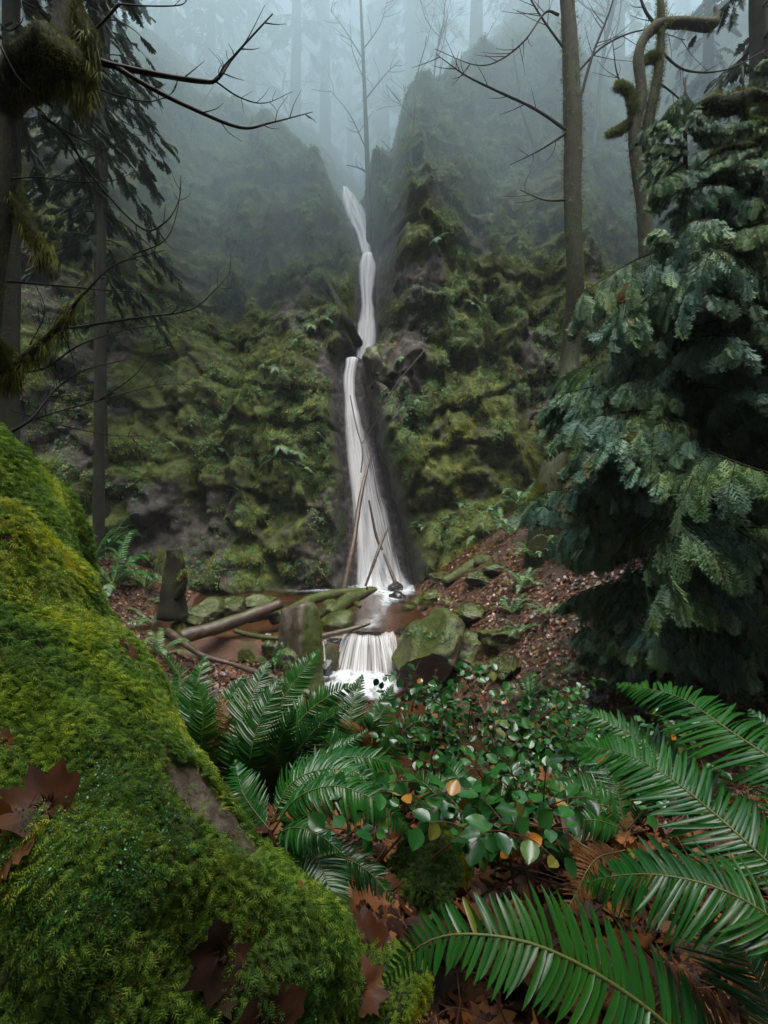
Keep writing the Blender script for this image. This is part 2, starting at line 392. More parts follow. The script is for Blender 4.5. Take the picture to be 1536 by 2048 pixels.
# upper pool
def sheet(name, x0, x1, y0, y1, z, foamf, nx=160, ny=160, wave=.012):
    X, Y = np.meshgrid(np.linspace(x0, x1, nx), np.linspace(y0, y1, ny))
    Z = z + wave * fbm(X * 2, Y * 2, 0, 3, 7)
    return tag(mesh(name, np.stack([X, Y, Z], -1), gridfaces(ny, nx), MW, smooth=True, rnd=foamf(X, Y)), kind='structure')
def foam_up(X, Y):
    d = np.hypot((X - .05) * .9, (Y - 21.3) * .75)
    f = 1.3 * sst(1.9, .3, d + .35 * fbm(X * 1.5, Y * 1.5, 0, 3, 3))
    run = np.exp(-((X - np.interp(Y, [13.6, 16, 18.5, 21], [-.55, -.2, .25, .3])) / .35) ** 2) * np.clip(.2 + .9 * sst(16.5, 20.5, Y) + .6 * fbm(X * 3, Y * .9, 0, 3, 4), 0, 1)
    left = .5 * np.exp(-((Y - 20.6) / .35) ** 2) * sst(-5, -1.5, X) * sst(1, 0, X)
    return np.clip(f + run * .8 + left, 0, 1)
sheet('upper_pool_water', -9, 2.2, 13.45, 24, -3.22, foam_up)
def foam_lo(X, Y):
    d = np.hypot((X + .62) / 1.35, (Y - 12.35) / 1.25) + .22 * fbm(X * 2, Y * 2, 0, 3, 6)
    return np.clip(1.5 * sst(.95, .35, d) * (.8 + .5 * fbm(X * 3, Y * 2, 0, 3, 8)), 0, 1)
def sheet_lo():
    X, Y = np.meshgrid(np.linspace(-2.2, 4.5, 200), np.linspace(7.5, 13.5, 180))
    Z = -4.22 - .1 * np.clip(11.5 - Y, 0, None) + .05 * fbm(X * 2, Y * 2, 0, 3, 7) * sst(2.2, .4, np.hypot(X + .6, Y - 12.4)) + .1 * sst(1.3, .2, np.hypot(X + .6, Y - 12.9))
    return tag(mesh('lower_stream_water', np.stack([X, Y, Z], -1), gridfaces(180, 200), MW, smooth=True, rnd=foam_lo(X, Y)), kind='structure')
sheet_lo()
# the fall: three curtains
wf = empty('waterfall', (-.05, 21.6, -3.2), 'tall narrow white waterfall dropping in three steps down the mossy gorge wall', 'waterfall')
wl = np.array(wf.location)
def curtain(name, rows, nx, mat, par, loc, bulge=.22, seed=0, sub=14, edgef=.5, fade=0):
    """rows: (Z, xc, Y, halfwidth) from top to bottom"""
    rows = catmull(rows, sub * (len(rows) - 1) + 1)
    u = np.linspace(-1, 1, nx)
    n = len(rows); vlen = np.concatenate([[0], np.cumsum(np.linalg.norm(np.diff(rows[:, :3], axis=0), axis=1))])
    X = rows[:, 1][:, None] + u[None] * rows[:, 3][:, None]
    X = X + .05 * rows[:, 3][:, None] * fbm(rows[:, 0][:, None] * 1.5 + 0 * X, X * 0 + np.sign(u)[None] * 3, 0, 3, seed)
    X = X + .08 * rows[:, 3][:, None] * vnoise(rows[:, 0][:, None] * 2.2 + 0 * X, np.sign(u)[None] * 3. + 0 * X, 0, seed + 8) * np.abs(u)[None]
    Z = rows[:, 0][:, None] + 0 * X
    Yv = rows[:, 2][:, None] + bulge * u[None] ** 2 - .06 * fbm(X * 5, Z * .35, 0, 3, seed + 3)
    al = np.clip((1 - np.abs(u)) / edgef, 0, 1)[None] * np.ones((n, 1))
    al = np.clip((al ** .8) * (1.15 + .9 * fbm(X * 5, Z * .35, 0, 3, seed + 5)), 0, 1)
    tt = np.linspace(0, 1, n)[:, None]; al = al * (sst(0, fade, tt) if fade else 1)
    uv = np.stack([(u * .5)[None] * (.35 + rows[:, 3].mean() * 1.2) + 0 * Z, vlen[:, None] * .5 + 0 * X + seed], -1).reshape(-1, 2)
    return mesh(name, local(np.stack([X, Yv, Z], -1).reshape(-1, 3), loc), gridfaces(n, nx), mat, par, True, al.ravel(), uv)
t1 = [(19.3, -2.4, 29.6, .02), (18.8, -2.25, 28.9, .16), (17.6, -1.88, 28.2, .5), (16.3, -1.42, 27.6, .58), (15, -1.1, 26.9, .42), (13.9, -.95, 26.3, .3), (13.0, -.82, 25.7, .2)]
t2 = [(13.1, -.78, 25.2, .22), (12.8, -.82, 24.75, .3), (12.2, -.83, 24.6, .42), (11.4, -.86, 24.5, .42), (10.4, -.83, 24.35, .3), (9.3, -.82, 24.2, .42), (8.3, -.87, 24.1, .5), (7.4, -.95, 24.0, .42), (6.9, -1.2, 23.9, .3)]
t3 = [(7.35, -1.5, 23.7, .26), (7.15, -1.52, 23.35, .32), (6.2, -1.62, 23.2, .3), (5.0, -1.55, 23.05, .3), (4.2, -1.42, 22.9, .42), (2.5, -1.2, 22.6, .52), (.6, -.9, 22.3, .6), (-1.2, -.55, 22.0, .78), (-2.6, -.2, 21.7, 1.0), (-3.25, .0, 21.35, 1.25)]
curtain('upper_fall', t1, 41, MS3, wf, wl, .1, 1)
curtain('middle_fall', t2, 41, MS3, wf, wl, .15, 2)
curtain('lower_fall', t3, 61, MS3, wf, wl, .25, 3, edgef=.7)
# extra thin veils in front of the lower drop
curtain('lower_fall', [(4.6, -1.25, 22.75, .1), (2.6, -.75, 22.4, .3), (.4, -.35, 22.1, .4), (-1.6, .1, 21.8, .45), (-3.2, .5, 21.5, .5)], 31, MS2, wf, wl, .1, 4, edgef=.9, fade=.5)
curtain('lower_fall', [(5.5, -1.75, 22.9, .16), (3, -1.5, 22.55, .22), (0, -1.15, 22.2, .25), (-2, -.9, 21.9, .3), (-3.2, -.8, 21.6, .4)], 31, MS, wf, wl, .1, 5, edgef=.9, fade=.5)
# small cascade over the round ledge
cs = empty('small_cascade', (-.55, 13.2, -4.2), 'low fan shaped cascade spilling over a dark round ledge into the lower pool', 'waterfall')
cl = np.array(cs.location)
def fan(name, a0, a1, cx, cy, rx, ry, z0, z1, par, loc, mat, seed, spread=.45):
    a = np.linspace(a0, a1, 110); n = 22; t = np.linspace(0, 1, n)[:, None]
    r = 1 - .12 * (1 - t) ** 2 + spread * t ** 1.5
    X = cx + rx * r * np.sin(a)[None]; Y = cy - ry * r * np.cos(a)[None]
    Z = z0 + (z1 - z0) * t ** 1.7 + .05 * vnoise(a[None] * 6, 0 * t, 0, seed) * (1 - t) + 0 * X
    al = np.clip(np.minimum(a - a0, a1 - a)[None] / .12, 0, 1) * (.35 + .65 * sst(0, .22, t) + 0 * X)
    uv = np.stack([a[None] * .45 + 0 * X, t * .6 + 0 * X], -1).reshape(-1, 2)
    mesh(name, local(np.stack([X, Y, Z], -1).reshape(-1, 3), loc), gridfaces(n, 110), mat, par, True, al.ravel(), uv)
fan('water_sheet', -1.4, 1.2, -.42, 13.85, .80, .74, -3.27, -4.24, cs, cl, MS2, 3)
fan('water_sheet', -.9, .9, .1, 13.75, .25, .5, -3.22, -4.2, cs, cl, MS2, 8, .4)
fan('side_chute', -1.2, .9, -1.75, 13.3, .26, .55, -3.3, -4.2, cs, cl, MS, 5, .5)
# ------------------------------------------------------------------ leaf materials
M['fern'] = leafmat('fern_green', [(0, (.010, .062, .012)), (.5, (.018, .118, .020)), (.8, (.045, .16, .022)), (.93, (.16, .18, .02)), (1, (.20, .10, .02))], .32, .45, .2, 5)
M['fern_dead'] = leafmat('fern_rusty', [(0, (.09, .035, .012)), (.5, (.20, .08, .02)), (1, (.30, .15, .03))], .5, .4, .2)
M['fern_pale'] = leafmat('fern_blue_green', [(0, (.04, .11, .05)), (.5, (.07, .18, .08)), (.9, (.11, .25, .11)), (1, (.2, .16, .05))], .38, .6, .2, 3)
M['rachis'] = surfmat('frond_stalk', [(.3, (.09, .12, .03)), (.7, (.17, .19, .05))], 6, .5, .1, .002, 80)
M['salal'] = leafmat('salal_leaf', [(0, (.010, .055, .012)), (.5, (.02, .11, .018)), (.92, (.04, .17, .03)), (.965, (.16, .16, .02)), (1, (.50, .20, .02))], .3, .6, .15)
M['salal_stem'] = surfmat('salal_stem', [(.3, (.05, .018, .01)), (.7, (.14, .05, .025))], 10, .5, .2, .002, 60)
M['moss'] = leafmat('moss_sprig', [(0, (.09, .07, .02)), (.12, (.045, .11, .022)), (.35, (.10, .21, .035)), (.6, (.20, .34, .05)), (.84, (.37, .46, .065)), (1, (.44, .34, .05))], .7, .3, .45, 4)
M['moss_dark'] = leafmat('moss_tuft', [(0, (.045, .032, .015)), (.25, (.04, .05, .013)), (.6, (.085, .115, .02)), (1, (.19, .21, .032))], .8, .2, .3, 1.5)
M['cedar'] = leafmat('cedar_scale_leaf', [(0, (.035, .085, .06)), (.5, (.075, .165, .12)), (.85, (.12, .235, .18)), (.97, (.16, .29, .23)), (1, (.16, .08, .03))], .6, .3, .15, 1.2)
M['conifer'] = leafmat('conifer_needles', [(0, (.012, .03, .016)), (.6, (.022, .05, .025)), (1, (.04, .07, .03))], .6, .3, .1)
M['ivy'] = leafmat('wall_leaf', [(0, (.03, .07, .025)), (.5, (.06, .14, .045)), (.85, (.11, .20, .08)), (.95, (.14, .13, .04)), (1, (.20, .10, .035))], .6, .3, .25, .8)
M['litter'] = leafmat('fallen_leaf', [(0, (.020, .008, .005)), (.4, (.06, .022, .010)), (.7, (.13, .05, .02)), (.93, (.19, .085, .038)), (1, (.26, .15, .07))], .38, .6, .1)
M['big_leaf'] = leafmat('brown_maple_leaf', [(0, (.014, .006, .003)), (.5, (.065, .024, .009)), (1, (.24, .105, .04))], .6, .3, .1, 12)
# ------------------------------------------------------------------ fern fronds
def frond_arrays(P, length_pinna, npair, N0=(0, -.35, .94), seed=0, width=.125, droop=.35, fold=.25, segs=3, ragged=.08, fwd=.3, lush=.5):
    """one sword-fern frond along points P. returns blade V,F,r and stalk V,F"""
    r_ = np.random.default_rng(seed)
    npair = int(npair * (1.3 if segs > 1 else 1)); C = catmull(P, 60); s = np.concatenate([[0], np.cumsum(np.linalg.norm(np.diff(C, axis=0), axis=1))]); L = s[-1]
    t = np.linspace(.10, .995, npair)
    def at(tt): return np.stack([np.interp(tt * L, s, C[:, k]) for k in range(3)], -1)
    Tn = at(np.clip(t + .01, 0, 1)) - at(np.clip(t - .01, 0, 1)); Tn /= np.linalg.norm(Tn, axis=1, keepdims=True)
    N = np.array(N0, float)[None] - Tn * (Tn @ np.array(N0, float))[:, None]; N /= np.linalg.norm(N, axis=1, keepdims=True)
    S = np.cross(Tn, N); pos = at(t)
    prof = np.clip(sst(.0, .28, t), .35, 1) * (1 - np.clip((t - .42) / .58, 0, 1) ** 1.7 * .93)
    V = []; rr = []
    cs = np.linspace(0, 1, segs + 2)
    for sg in (-1, 1):
        ln = length_pinna * prof * (1 + ragged * r_.normal(size=npair)) * (r_.random(npair) > .015)
        ang = fwd + .45 * t ** 2 + .06 * r_.normal(size=npair)
        D = S * sg * np.cos(ang)[:, None] + Tn * np.sin(ang)[:, None]
        dr = droop * (1 + .4 * r_.normal(size=npair)); tw = .25 * r_.normal(size=npair) + .12
        wv = np.cross(N, D) * sg
        Nn = N + wv * tw[:, None]
        wv = np.cross(Nn, D); wv /= np.linalg.norm(wv, axis=1, keepdims=True)
        w = np.minimum(width * length_pinna * (.55 + .45 * prof), 1.05 * .9 * L / npair) 
        for k, c_ in enumerate(cs):
            wd = w * (.62 if k == 0 else (1 - .15 * c_) if k < segs else (.72 if k == segs else 0.02)) * .5
            ctr = pos + D * (ln * c_)[:, None] - N * (dr * ln * c_ ** 2)[:, None] + Tn * (.10 * ln * c_ ** 2)[:, None]
            up = fold * wd
            V.append(np.stack([ctr + wv * wd[:, None] + N * up[:, None], ctr - N * up[:, None] * .3, ctr - wv * wd[:, None] + N * up[:, None]], 1))
        base = np.clip(lush - .12 + .12 * r_.normal() * 0 + .10 * r_.normal(size=npair), 0, .85)
        tipy = np.where(r_.random(npair) > .997, .92, base)
        rr.append(tipy)
    A = np.stack(V[:len(cs)], 1); B = np.stack(V[len(cs):], 1)   # npair, seg+2, 3, 3
    A = np.concatenate([A, B]).reshape(-1, 3); q = (segs + 2) * 3
    f = []
    for k in range(segs + 1):
        for c_ in range(2): f.append([k*3 + c_, k*3 + c_ + 1, k*3 + 4 + c_, k*3 + 3 + c_])
    F = (np.array(f)[None] + (np.arange(2 * npair) * q)[:, None, None]).reshape(-1, 4)
    rv = np.repeat(np.concatenate(rr), q)
    sr = np.interp(np.linspace(0, 1, 24), [0, 1], [.004 * L / .9 + .0012, .0007])
    SV, SF = tube(catmull(P, 24), sr, 5)
    return A, F, rv, SV, SF
def frond(name, P, lp, npair, parent, loc, mat='fern', seed=0, **k):
    A, F, rv, SV, SF = frond_arrays(P, lp, npair, seed=seed, **k)
    mi = np.concatenate([np.zeros(len(F)), np.ones(sum(len(f) for f in SF))])
    allF = [F] + [f + len(A) for f in SF]
    # faces must stay grouped in the same order as mi
    V = np.vstack([A, SV]) - np.asarray(loc)
    o = mesh(name, V, allF, [M[mat], M['rachis']], parent, True, np.concatenate([rv, np.full(len(SV), .5)]), mi=mi)
    return o
# a library of low clumps: fronds fanned round a crown, meshes shared
def fern_proto(mat, n, L, lp, npair, seed, rise=.85, segs=1, **k):
    k.setdefault('width', .34); lp *= 1.15
    r_ = np.random.default_rng(seed); ms = []
    for i in range(n):
        a = 2 * np.pi * i / n + r_.normal() * .25; l = L * (1 + .2 * r_.normal()); el = rise * (1 + .35 * r_.normal())
        t = np.linspace(0, 1, 5); rad = l * (t * .85); z = l * (el * t * 1.5 - (el * .9 + .25) * t ** 2.2)
        P = np.stack([np.cos(a) * rad + .04 * l * r_.normal() * t, np.sin(a) * rad + .04 * l * r_.normal() * t, z], -1)
        A, F, rv, SV, SF = frond_arrays(P, lp, npair, N0=(0, 0, 1), seed=seed * 31 + i, segs=segs, lush=np.clip(.35 + .25 * r_.random(), 0, 1), **k)
        me = mesh('frond', np.vstack([A, SV]), [F] + [f + len(A) for f in SF], [M[mat], M['rachis']], None, False, np.concatenate([rv, np.full(len(SV), .5)]), mi=np.concatenate([np.zeros(len(F)), np.ones(sum(len(f) for f in SF))])); ms.append(me.data); bpy.data.objects.remove(me)
    return ms
PROTO = {
 'a': fern_proto('fern', 13, .95, .085, 30, 3), 'b': fern_proto('fern', 11, .9, .085, 28, 4, 1.),
 'p': fern_proto('fern_pale', 11, .8, .08, 24, 5), 'q': fern_proto('fern_pale', 9, .7, .075, 22, 6, .7),
 's': fern_proto('fern_pale', 9, .45, .055, 14, 8, .1, width=.36)}
def fern_clump(kind, loc, scale, rz, label, group, tilt=(0, 0), name='sword_fern', cat='fern'):
    o = empty(name, loc, label, cat, group); o.scale = (scale,) * 3; o.rotation_euler = (tilt[0], tilt[1], rz)
    for me in PROTO[kind]:
        c = bpy.data.objects.new('frond', me); col.objects.link(c); c.parent = o
    return o
def onground(px, py, ylo=3, yhi=24):
    """world point of the ground sheet seen at a photo position (ray march)"""
    t = np.linspace(ylo, yhi, 1500); X = (px - 768) / 1000. * t; Z = (1024 - py) / 1000. * t
    g_ = ground(X, t, False); i = np.argmax(Z < g_)
    return np.array([X[i], t[i], g_[i]])
def oncliff(px, py):
    t = np.linspace(14, 60, 3000); X = (px - 768) / 1000. * t; Z = (1024 - py) / 1000. * t
    hit = t > cliffY(X, Z)
    if not hit.any(): return None
    i = np.argmax(hit); return np.array([X[i], t[i], Z[i]])
def surf(px, py):
    a = onground(px, py); b_ = oncliff(px, py)
    return a if ((b_ is None or a[1] < b_[1]) and a[1] > 3.01) else b_
# ------------------------------------------------------------------ small leaf templates
def tmpl_leafcluster(n, seed, size=.5, lobed=False):
    r_ = np.random.default_rng(seed); V = []; F = []
    for i in range(n):
        c = r_.normal(size=3) * (.35, .35, .15); d = r_.normal(size=3); d[2] *= .5; d[1] -= .4; d /= np.linalg.norm(d)
        s = np.cross(d, [0, 0, 1.]); s /= np.linalg.norm(s) + 1e-6; w = size * (.7 + .6 * r_.random())
        k = len(V); V += [c, c + d * w * .5 + s * w * .27, c + d * w, c + d * w * .5 - s * w * .27]; F.append([k, k+1, k+2, k+3])
    return np.array(V), [np.array(F)]
def tmpl_tuft(n, seed, hang=.5):
    """blades that hang down from the wall"""
    r_ = np.random.default_rng(seed); V = []; F = []
    for i in range(n):
        c = r_.normal(size=3) * (.3, .2, .05); a = r_.normal(); l = .6 + .6 * r_.random()
        d1 = np.array([a * .3, .3, .35 + .15 * r_.random()]) ; d2 = d1 + np.array([a * .2, hang + .3 * r_.random(), -.05])
        k = len(V); w = .035 + .02 * r_.random()
        V += [c + (w, 0, 0), c - (w, 0, 0), c + d1 * l * .6 - (w, 0, 0), c + d1 * l * .6 + (w, 0, 0), c + d2 * l]
        F.append([k, k+1, k+2, k+3]); F.append([k+3, k+2, k+4, k+4])
    F = np.array(F); q = F[F[:, 2] != F[:, 3]]; tr = F[F[:, 2] == F[:, 3]][:, :3]
    return np.array(V), [q, tr]
def tmpl_sprig(n=5):
    """feathery moss sprig along +y, arching; leaflets in pairs"""
    V = [(0, 0, 0)]; F = []; V = []
    for i in range(n):
        t = (i + .6) / n; y = t * .9; z = .28 * math.sin(t * 2.4); w = .30 * math.sin(math.pi * min(1, t * .8 + .18)) + .04
        for s in (-1, 1):
            k = len(V); V += [(0, y - .07, z), (0, y + .07, z + .02), (s * w, y + .26, z - .03)]; F.append([k, k+1, k+2] if s > 0 else [k, k+2, k+1])
    k = len(V); V += [(-.03, 0, 0), (.03, 0, 0), (0, 1.08, .14)]; F.append([k, k+1, k+2])
    return np.array(V, float), [np.array(F)]
def maple_outline():
    h_ = [(168, .22), (145, .44), (128, .60), (112, .62), (100, .76), (90, .90), (82, .80), (74, .84), (62, .70), (54, .82), (47, .84), (40, 1.0), (33, .86), (27, .84), (19, .72), (13, .86), (8, .90)]
    ang = np.radians([-q[0] for q in h_] + [0] + [q[0] for q in h_[::-1]]); rad = np.array([q[1] for q in h_] + [1.1] + [q[1] for q in h_[::-1]])
    return ang, rad
def tmpl_maple(seed=0, curl=.25):
    r_ = np.random.default_rng(seed); ang, rad = maple_outline(); rad = rad * (1 + .08 * r_.normal(size=len(rad)))
    x = np.sin(ang) * rad; y = np.cos(ang) * rad + .3
    z = curl * (.55 * np.abs(x) ** 1.5 + .25 * (y - .3) ** 2 * math.sin(seed * 2.) + .25 * np.sin(x * 2.5 + y * 2 + seed))
    V = np.vstack([[0, .3, 0], np.stack([x, y, z], -1), [[.012, .05, 0], [-.012, .05, 0], [0, -.45, .12]]])
    n = len(ang); F = np.array([[0, i + 1, i + 2] for i in range(0, n - 1)] + [[n+1, n+2, n+3]])
    return V, [F[:, ::-1]]
def scat_obj(name, tms, pos, N, scale, mat, parent=None, loc=(0, 0, 0), T=None, seed=0, rbias=0., patch=None):
    r_ = np.random.default_rng(seed); mb = MB(); K = len(pos)
    which = r_.integers(0, len(tms), K); base = r_.random(K)
    if patch is not None: base = np.clip(base * .55 + patch * .45, 0, 1)
    if T is None:
        T = r_.normal(size=(K, 3)); T -= N * (T * N).sum(1, keepdims=True)
    for w_ in range(len(tms)):
        m_ = which == w_
        if not m_.any(): continue
        tv, tf = tms[w_]
        V, F = scatter(tv, tf, pos[m_], T[m_], N[m_], scale[m_] if np.ndim(scale) else np.full(m_.sum(), scale))
        mb.add(V, F, np.repeat(np.clip(base[m_] + rbias, 0, 1), len(tv)))
    return mb.build(name, mat, parent, False, loc)
def visible(p):
    px = 768 + 1000 * p[:, 0] / p[:, 1]; py = 1024 - 1000 * p[:, 2] / p[:, 1]
    return (px > -150) & (px < 1690) & (py > -120) & (py < 2200)
# ------------------------------------------------------------------ plants on the gorge wall
def wall_cover():
    n = 230000
    X = rng.uniform(-19, 19, n); Z = rng.uniform(-3, 33, n)
    ct = np.interp(X, [-14, -8, -3, 2, 8, 14], [31, 33, 38, 38, 33, 30])
    wx = np.interp(Z, WZ, WX); ww = np.interp(Z, [-4, 0, 6, 7.5, 13, 19, 22], [1.9, 1.5, 1.0, .8, .7, .7, .7])
    k = (Z < ct) & (np.abs(X - wx) > ww * (.95 + .3 * vnoise(X, Z, 0, 2)))
    X = X[k]; Z = Z[k]
    p, N = cliff_sample(X, Z); k = visible(p); p = p[k]; N = N[k]; X = X[k]; Z = Z[k]
    d = fbm(X * .45, Z * .45, 0, 3, 201); ld = fbm(X * .8, Z * .9, 0, 3, 202)
    u = rng.random(len(X))
    tu = [tmpl_tuft(9, 1), tmpl_tuft(8, 2), tmpl_tuft(7, 3, .8)]; lf = [tmpl_leafcluster(7, 4), tmpl_leafcluster(6, 5), tmpl_leafcluster(8, 6)]
    down = np.array([0, -.25, -1.])
    T = down[None] - N * (N @ down)[:, None] + .35 * rng.normal(size=p.shape)
    br = bareness(X, Z); u = u + .55 * br; X = X + 0
    a = (u < .42 + .5 * d)                                   # moss tufts
    ps = np.clip(.5 + .9 * fbm(X * .5, Z * .35, 3, 3, 203), 0, 1)
    o = scat_obj('wall_moss', tu, p[a], N[a], .145 * (.5 + .9 * rng.random(a.sum())) * (1 + .012 * np.clip(p[a][:, 1] - 20, 0, 30)), M['moss_dark'], T=T[a], seed=1, patch=ps[a])
    tag(o, 'olive green moss and hanging grass covering the gorge walls', 'moss', kind='stuff')
    b_ = (~a) & (rng.random(len(X)) > .7 * br) & (ld + .35 * (rng.random(len(X)) - .5) > .02)
    o = scat_obj('wall_leaves', lf, p[b_] - N[b_] * -.05, N[b_], .15 * (.5 + 1.1 * rng.random(b_.sum())), M['ivy'], T=T[b_], seed=2)
    tag(o, 'small green leafy plants growing all over the gorge walls', 'ground cover', kind='stuff')
wall_cover()
# litter on the banks
def litter():
    n = 150000
    Y = rng.uniform(2.5, 22.5, n); X = rng.uniform(-.85, .85, n) * Y; Z = ground(X, Y)
    k = (Z > -3.15) | ((Y < 12) & (Z > -4.1)); X = X[k]; Y = Y[k]; Z = Z[k]
    p = np.stack([X, Y, Z + .012], -1); k = visible(p) & (Z < 7); p = p[k]
    e = .15
    dx = (ground(p[:, 0] + e, p[:, 1], False) - ground(p[:, 0] - e, p[:, 1], False)) / (2 * e); dy = (ground(p[:, 0], p[:, 1] + e, False) - ground(p[:, 0], p[:, 1] - e, False)) / (2 * e)
    N = np.stack([-dx, -dy, np.ones_like(dx)], -1) + .35 * rng.normal(size=p.shape); N /= np.linalg.norm(N, axis=1, keepdims=True)
    dens = fbm(p[:, 0] * .7, p[:, 1] * .7, 0, 3, 301)
    path = np.exp(-((p[:, 0] - np.interp(p[:, 1], [8, 12, 16, 19], [4.6, 4.2, 4.6, 4.2])) / .5) ** 2)
    k = rng.random(len(p)) < .75 + .9 * dens - .5 * path
    p = p[k]; N = N[k]
    o = scat_obj('leaf_litter', [tmpl_maple(i, .35) for i in range(3)], p, N, .032 + .05 * rng.random(len(p)), M['litter'], seed=5)
    tag(o, 'rusty brown fallen leaves scattered over the banks', 'fallen leaves', kind='stuff')
    # low green ground cover in patches
    n = 40000; Y = rng.uniform(4, 22, n); X = rng.uniform(-.85, .85, n) * Y; Z = ground(X, Y)
    g_ = fbm(X * .5, Y * .5, 0, 3, 305); k = ((Z > -3.0) | ((Y < 12) & (Z > -4.0))) & (g_ + .5 * (rng.random(n) - .5) > .04); p = np.stack([X, Y, Z], -1)[k]
    p = p[visible(p)]; N = np.tile([0, 0, 1.], (len(p), 1)) + .3 * rng.normal(size=p.shape)
    o = scat_obj('ground_moss', [tmpl_leafcluster(6, 14, .4), tmpl_leafcluster(7, 15, .45)], p, N, .09 * (.5 + rng.random(len(p))), M['moss_dark'], seed=6)
    tag(o, 'low moss and seedlings in patches on the slopes', 'ground cover', kind='stuff')
litter()
# ------------------------------------------------------------------ rocks
def ico(sub):
    import bmesh
    bm = bmesh.new(); bmesh.ops.create_icosphere(bm, subdivisions=sub, radius=1)
    V = np.array([v.co[:] for v in bm.verts]); F = np.array([[v.index for v in f.verts] for f in bm.faces]); bm.free(); return V, F
ICO = {3: ico(3), 4: ico(4), 5: ico(5)}
def rockarr(dims, seed, sub=4, blocky=.5, rough=.26, fr=1.7):
    V, F = ICO[sub]; V = V.copy()
    r_ = np.random.default_rng(seed)
    # cut by random planes for flat facets
    for i in range(9):
        n = r_.normal(size=3); n /= np.linalg.norm(n); h = .62 + .25 * r_.random()
        d = V @ n - h; V = V - np.where(d > 0, d * blocky * 1.6, 0)[:, None].clip(0, 1) * n
    q = V * fr + seed * 3.1
    V = V * (1 + rough * fbm(q[:, 0], q[:, 1], q[:, 2], 4, seed))[:, None] + 0
    q = V * 5 + seed
    V = V * (1 + .06 * fbm(q[:, 0], q[:, 1], q[:, 2], 3, seed + 9))[:, None]
    return V * np.asarray(dims), F
def mossfuzz(o, n, scale, parent, zmin=.1, seed=0, mat='moss_dark', tms=None, loc=None, patchs=2., cut=-.25, only=None):
    """short sprigs on the upward faces of a mesh object (already in its local frame)"""
    r_ = np.random.default_rng(seed); me = o.data
    nv = len(me.vertices); co = np.empty(nv * 3, np.float32); me.vertices.foreach_get('co', co); co = co.reshape(-1, 3)
    no = np.empty(nv * 3, np.float32); me.vertices.foreach_get('normal', no); no = no.reshape(-1, 3)
    npl = len(me.polygons); area = np.empty(npl, np.float32); me.polygons.foreach_get('area', area)
    cen = np.empty(npl * 3, np.float32); me.polygons.foreach_get('center', cen); cen = cen.reshape(-1, 3)
    fn = np.empty(npl * 3, np.float32); me.polygons.foreach_get('normal', fn); fn = fn.reshape(-1, 3)
    wgt = area * sst(zmin - .3, zmin + .15, fn[:, 2])
    wgt = wgt * (fbm(cen[:, 0] * patchs, cen[:, 1] * patchs, cen[:, 2] * patchs, 3, seed + 50) > cut)
    if only is not None: wgt = wgt * only(cen)
    if wgt.sum() <= 0: return
    i = r_.choice(npl, n, p=wgt / wgt.sum())
    s = np.sqrt(area[i])[:, None]
    t = r_.normal(size=(n, 3)); t -= fn[i] * (t * fn[i]).sum(1, keepdims=True)
    pos = cen[i] + t * s * .45
    N = fn[i] + .35 * r_.normal(size=(n, 3)); N /= np.linalg.norm(N, axis=1, keepdims=True)
    T = t + N * .6
    f = scat_obj('moss', tms or [tmpl_sprig(3)], pos, N, scale * (.6 + .8 * r_.random(n)), M[mat], o if parent is None else parent, T=T, seed=seed,
                 patch=np.clip(.5 + fbm(pos[:, 0] * 3, pos[:, 1] * 3, pos[:, 2] * 3, 3, seed), 0, 1))
    return tag(f, kind='stuff')
def rock(loc, dims, rz, seed, label, group=None, mat='rock', fuzz=900, tilt=(0, 0), sub=5, blocky=.8, fs=.045, name='boulder', cat='rock', zmin=.15):
    V, F = rockarr(dims, seed, sub, blocky)
    Rm = np.array(Matrix.Rotation(rz, 3, 'Z') @ Matrix.Rotation(tilt[0], 3, 'X') @ Matrix.Rotation(tilt[1], 3, 'Y'))
    o = mesh(name, V @ Rm.T, F, M[mat], None, True, np.full(len(V), .5)); o.location = loc; tag(o, label, cat, group)
    if fuzz: mossfuzz(o, fuzz, fs, None, zmin, seed)
    return o
def grd(px, py, sink=0):
    p = onground(px, py); p[2] -= sink; return p
MG = 'mossy rocks round the pool and on the right bank'
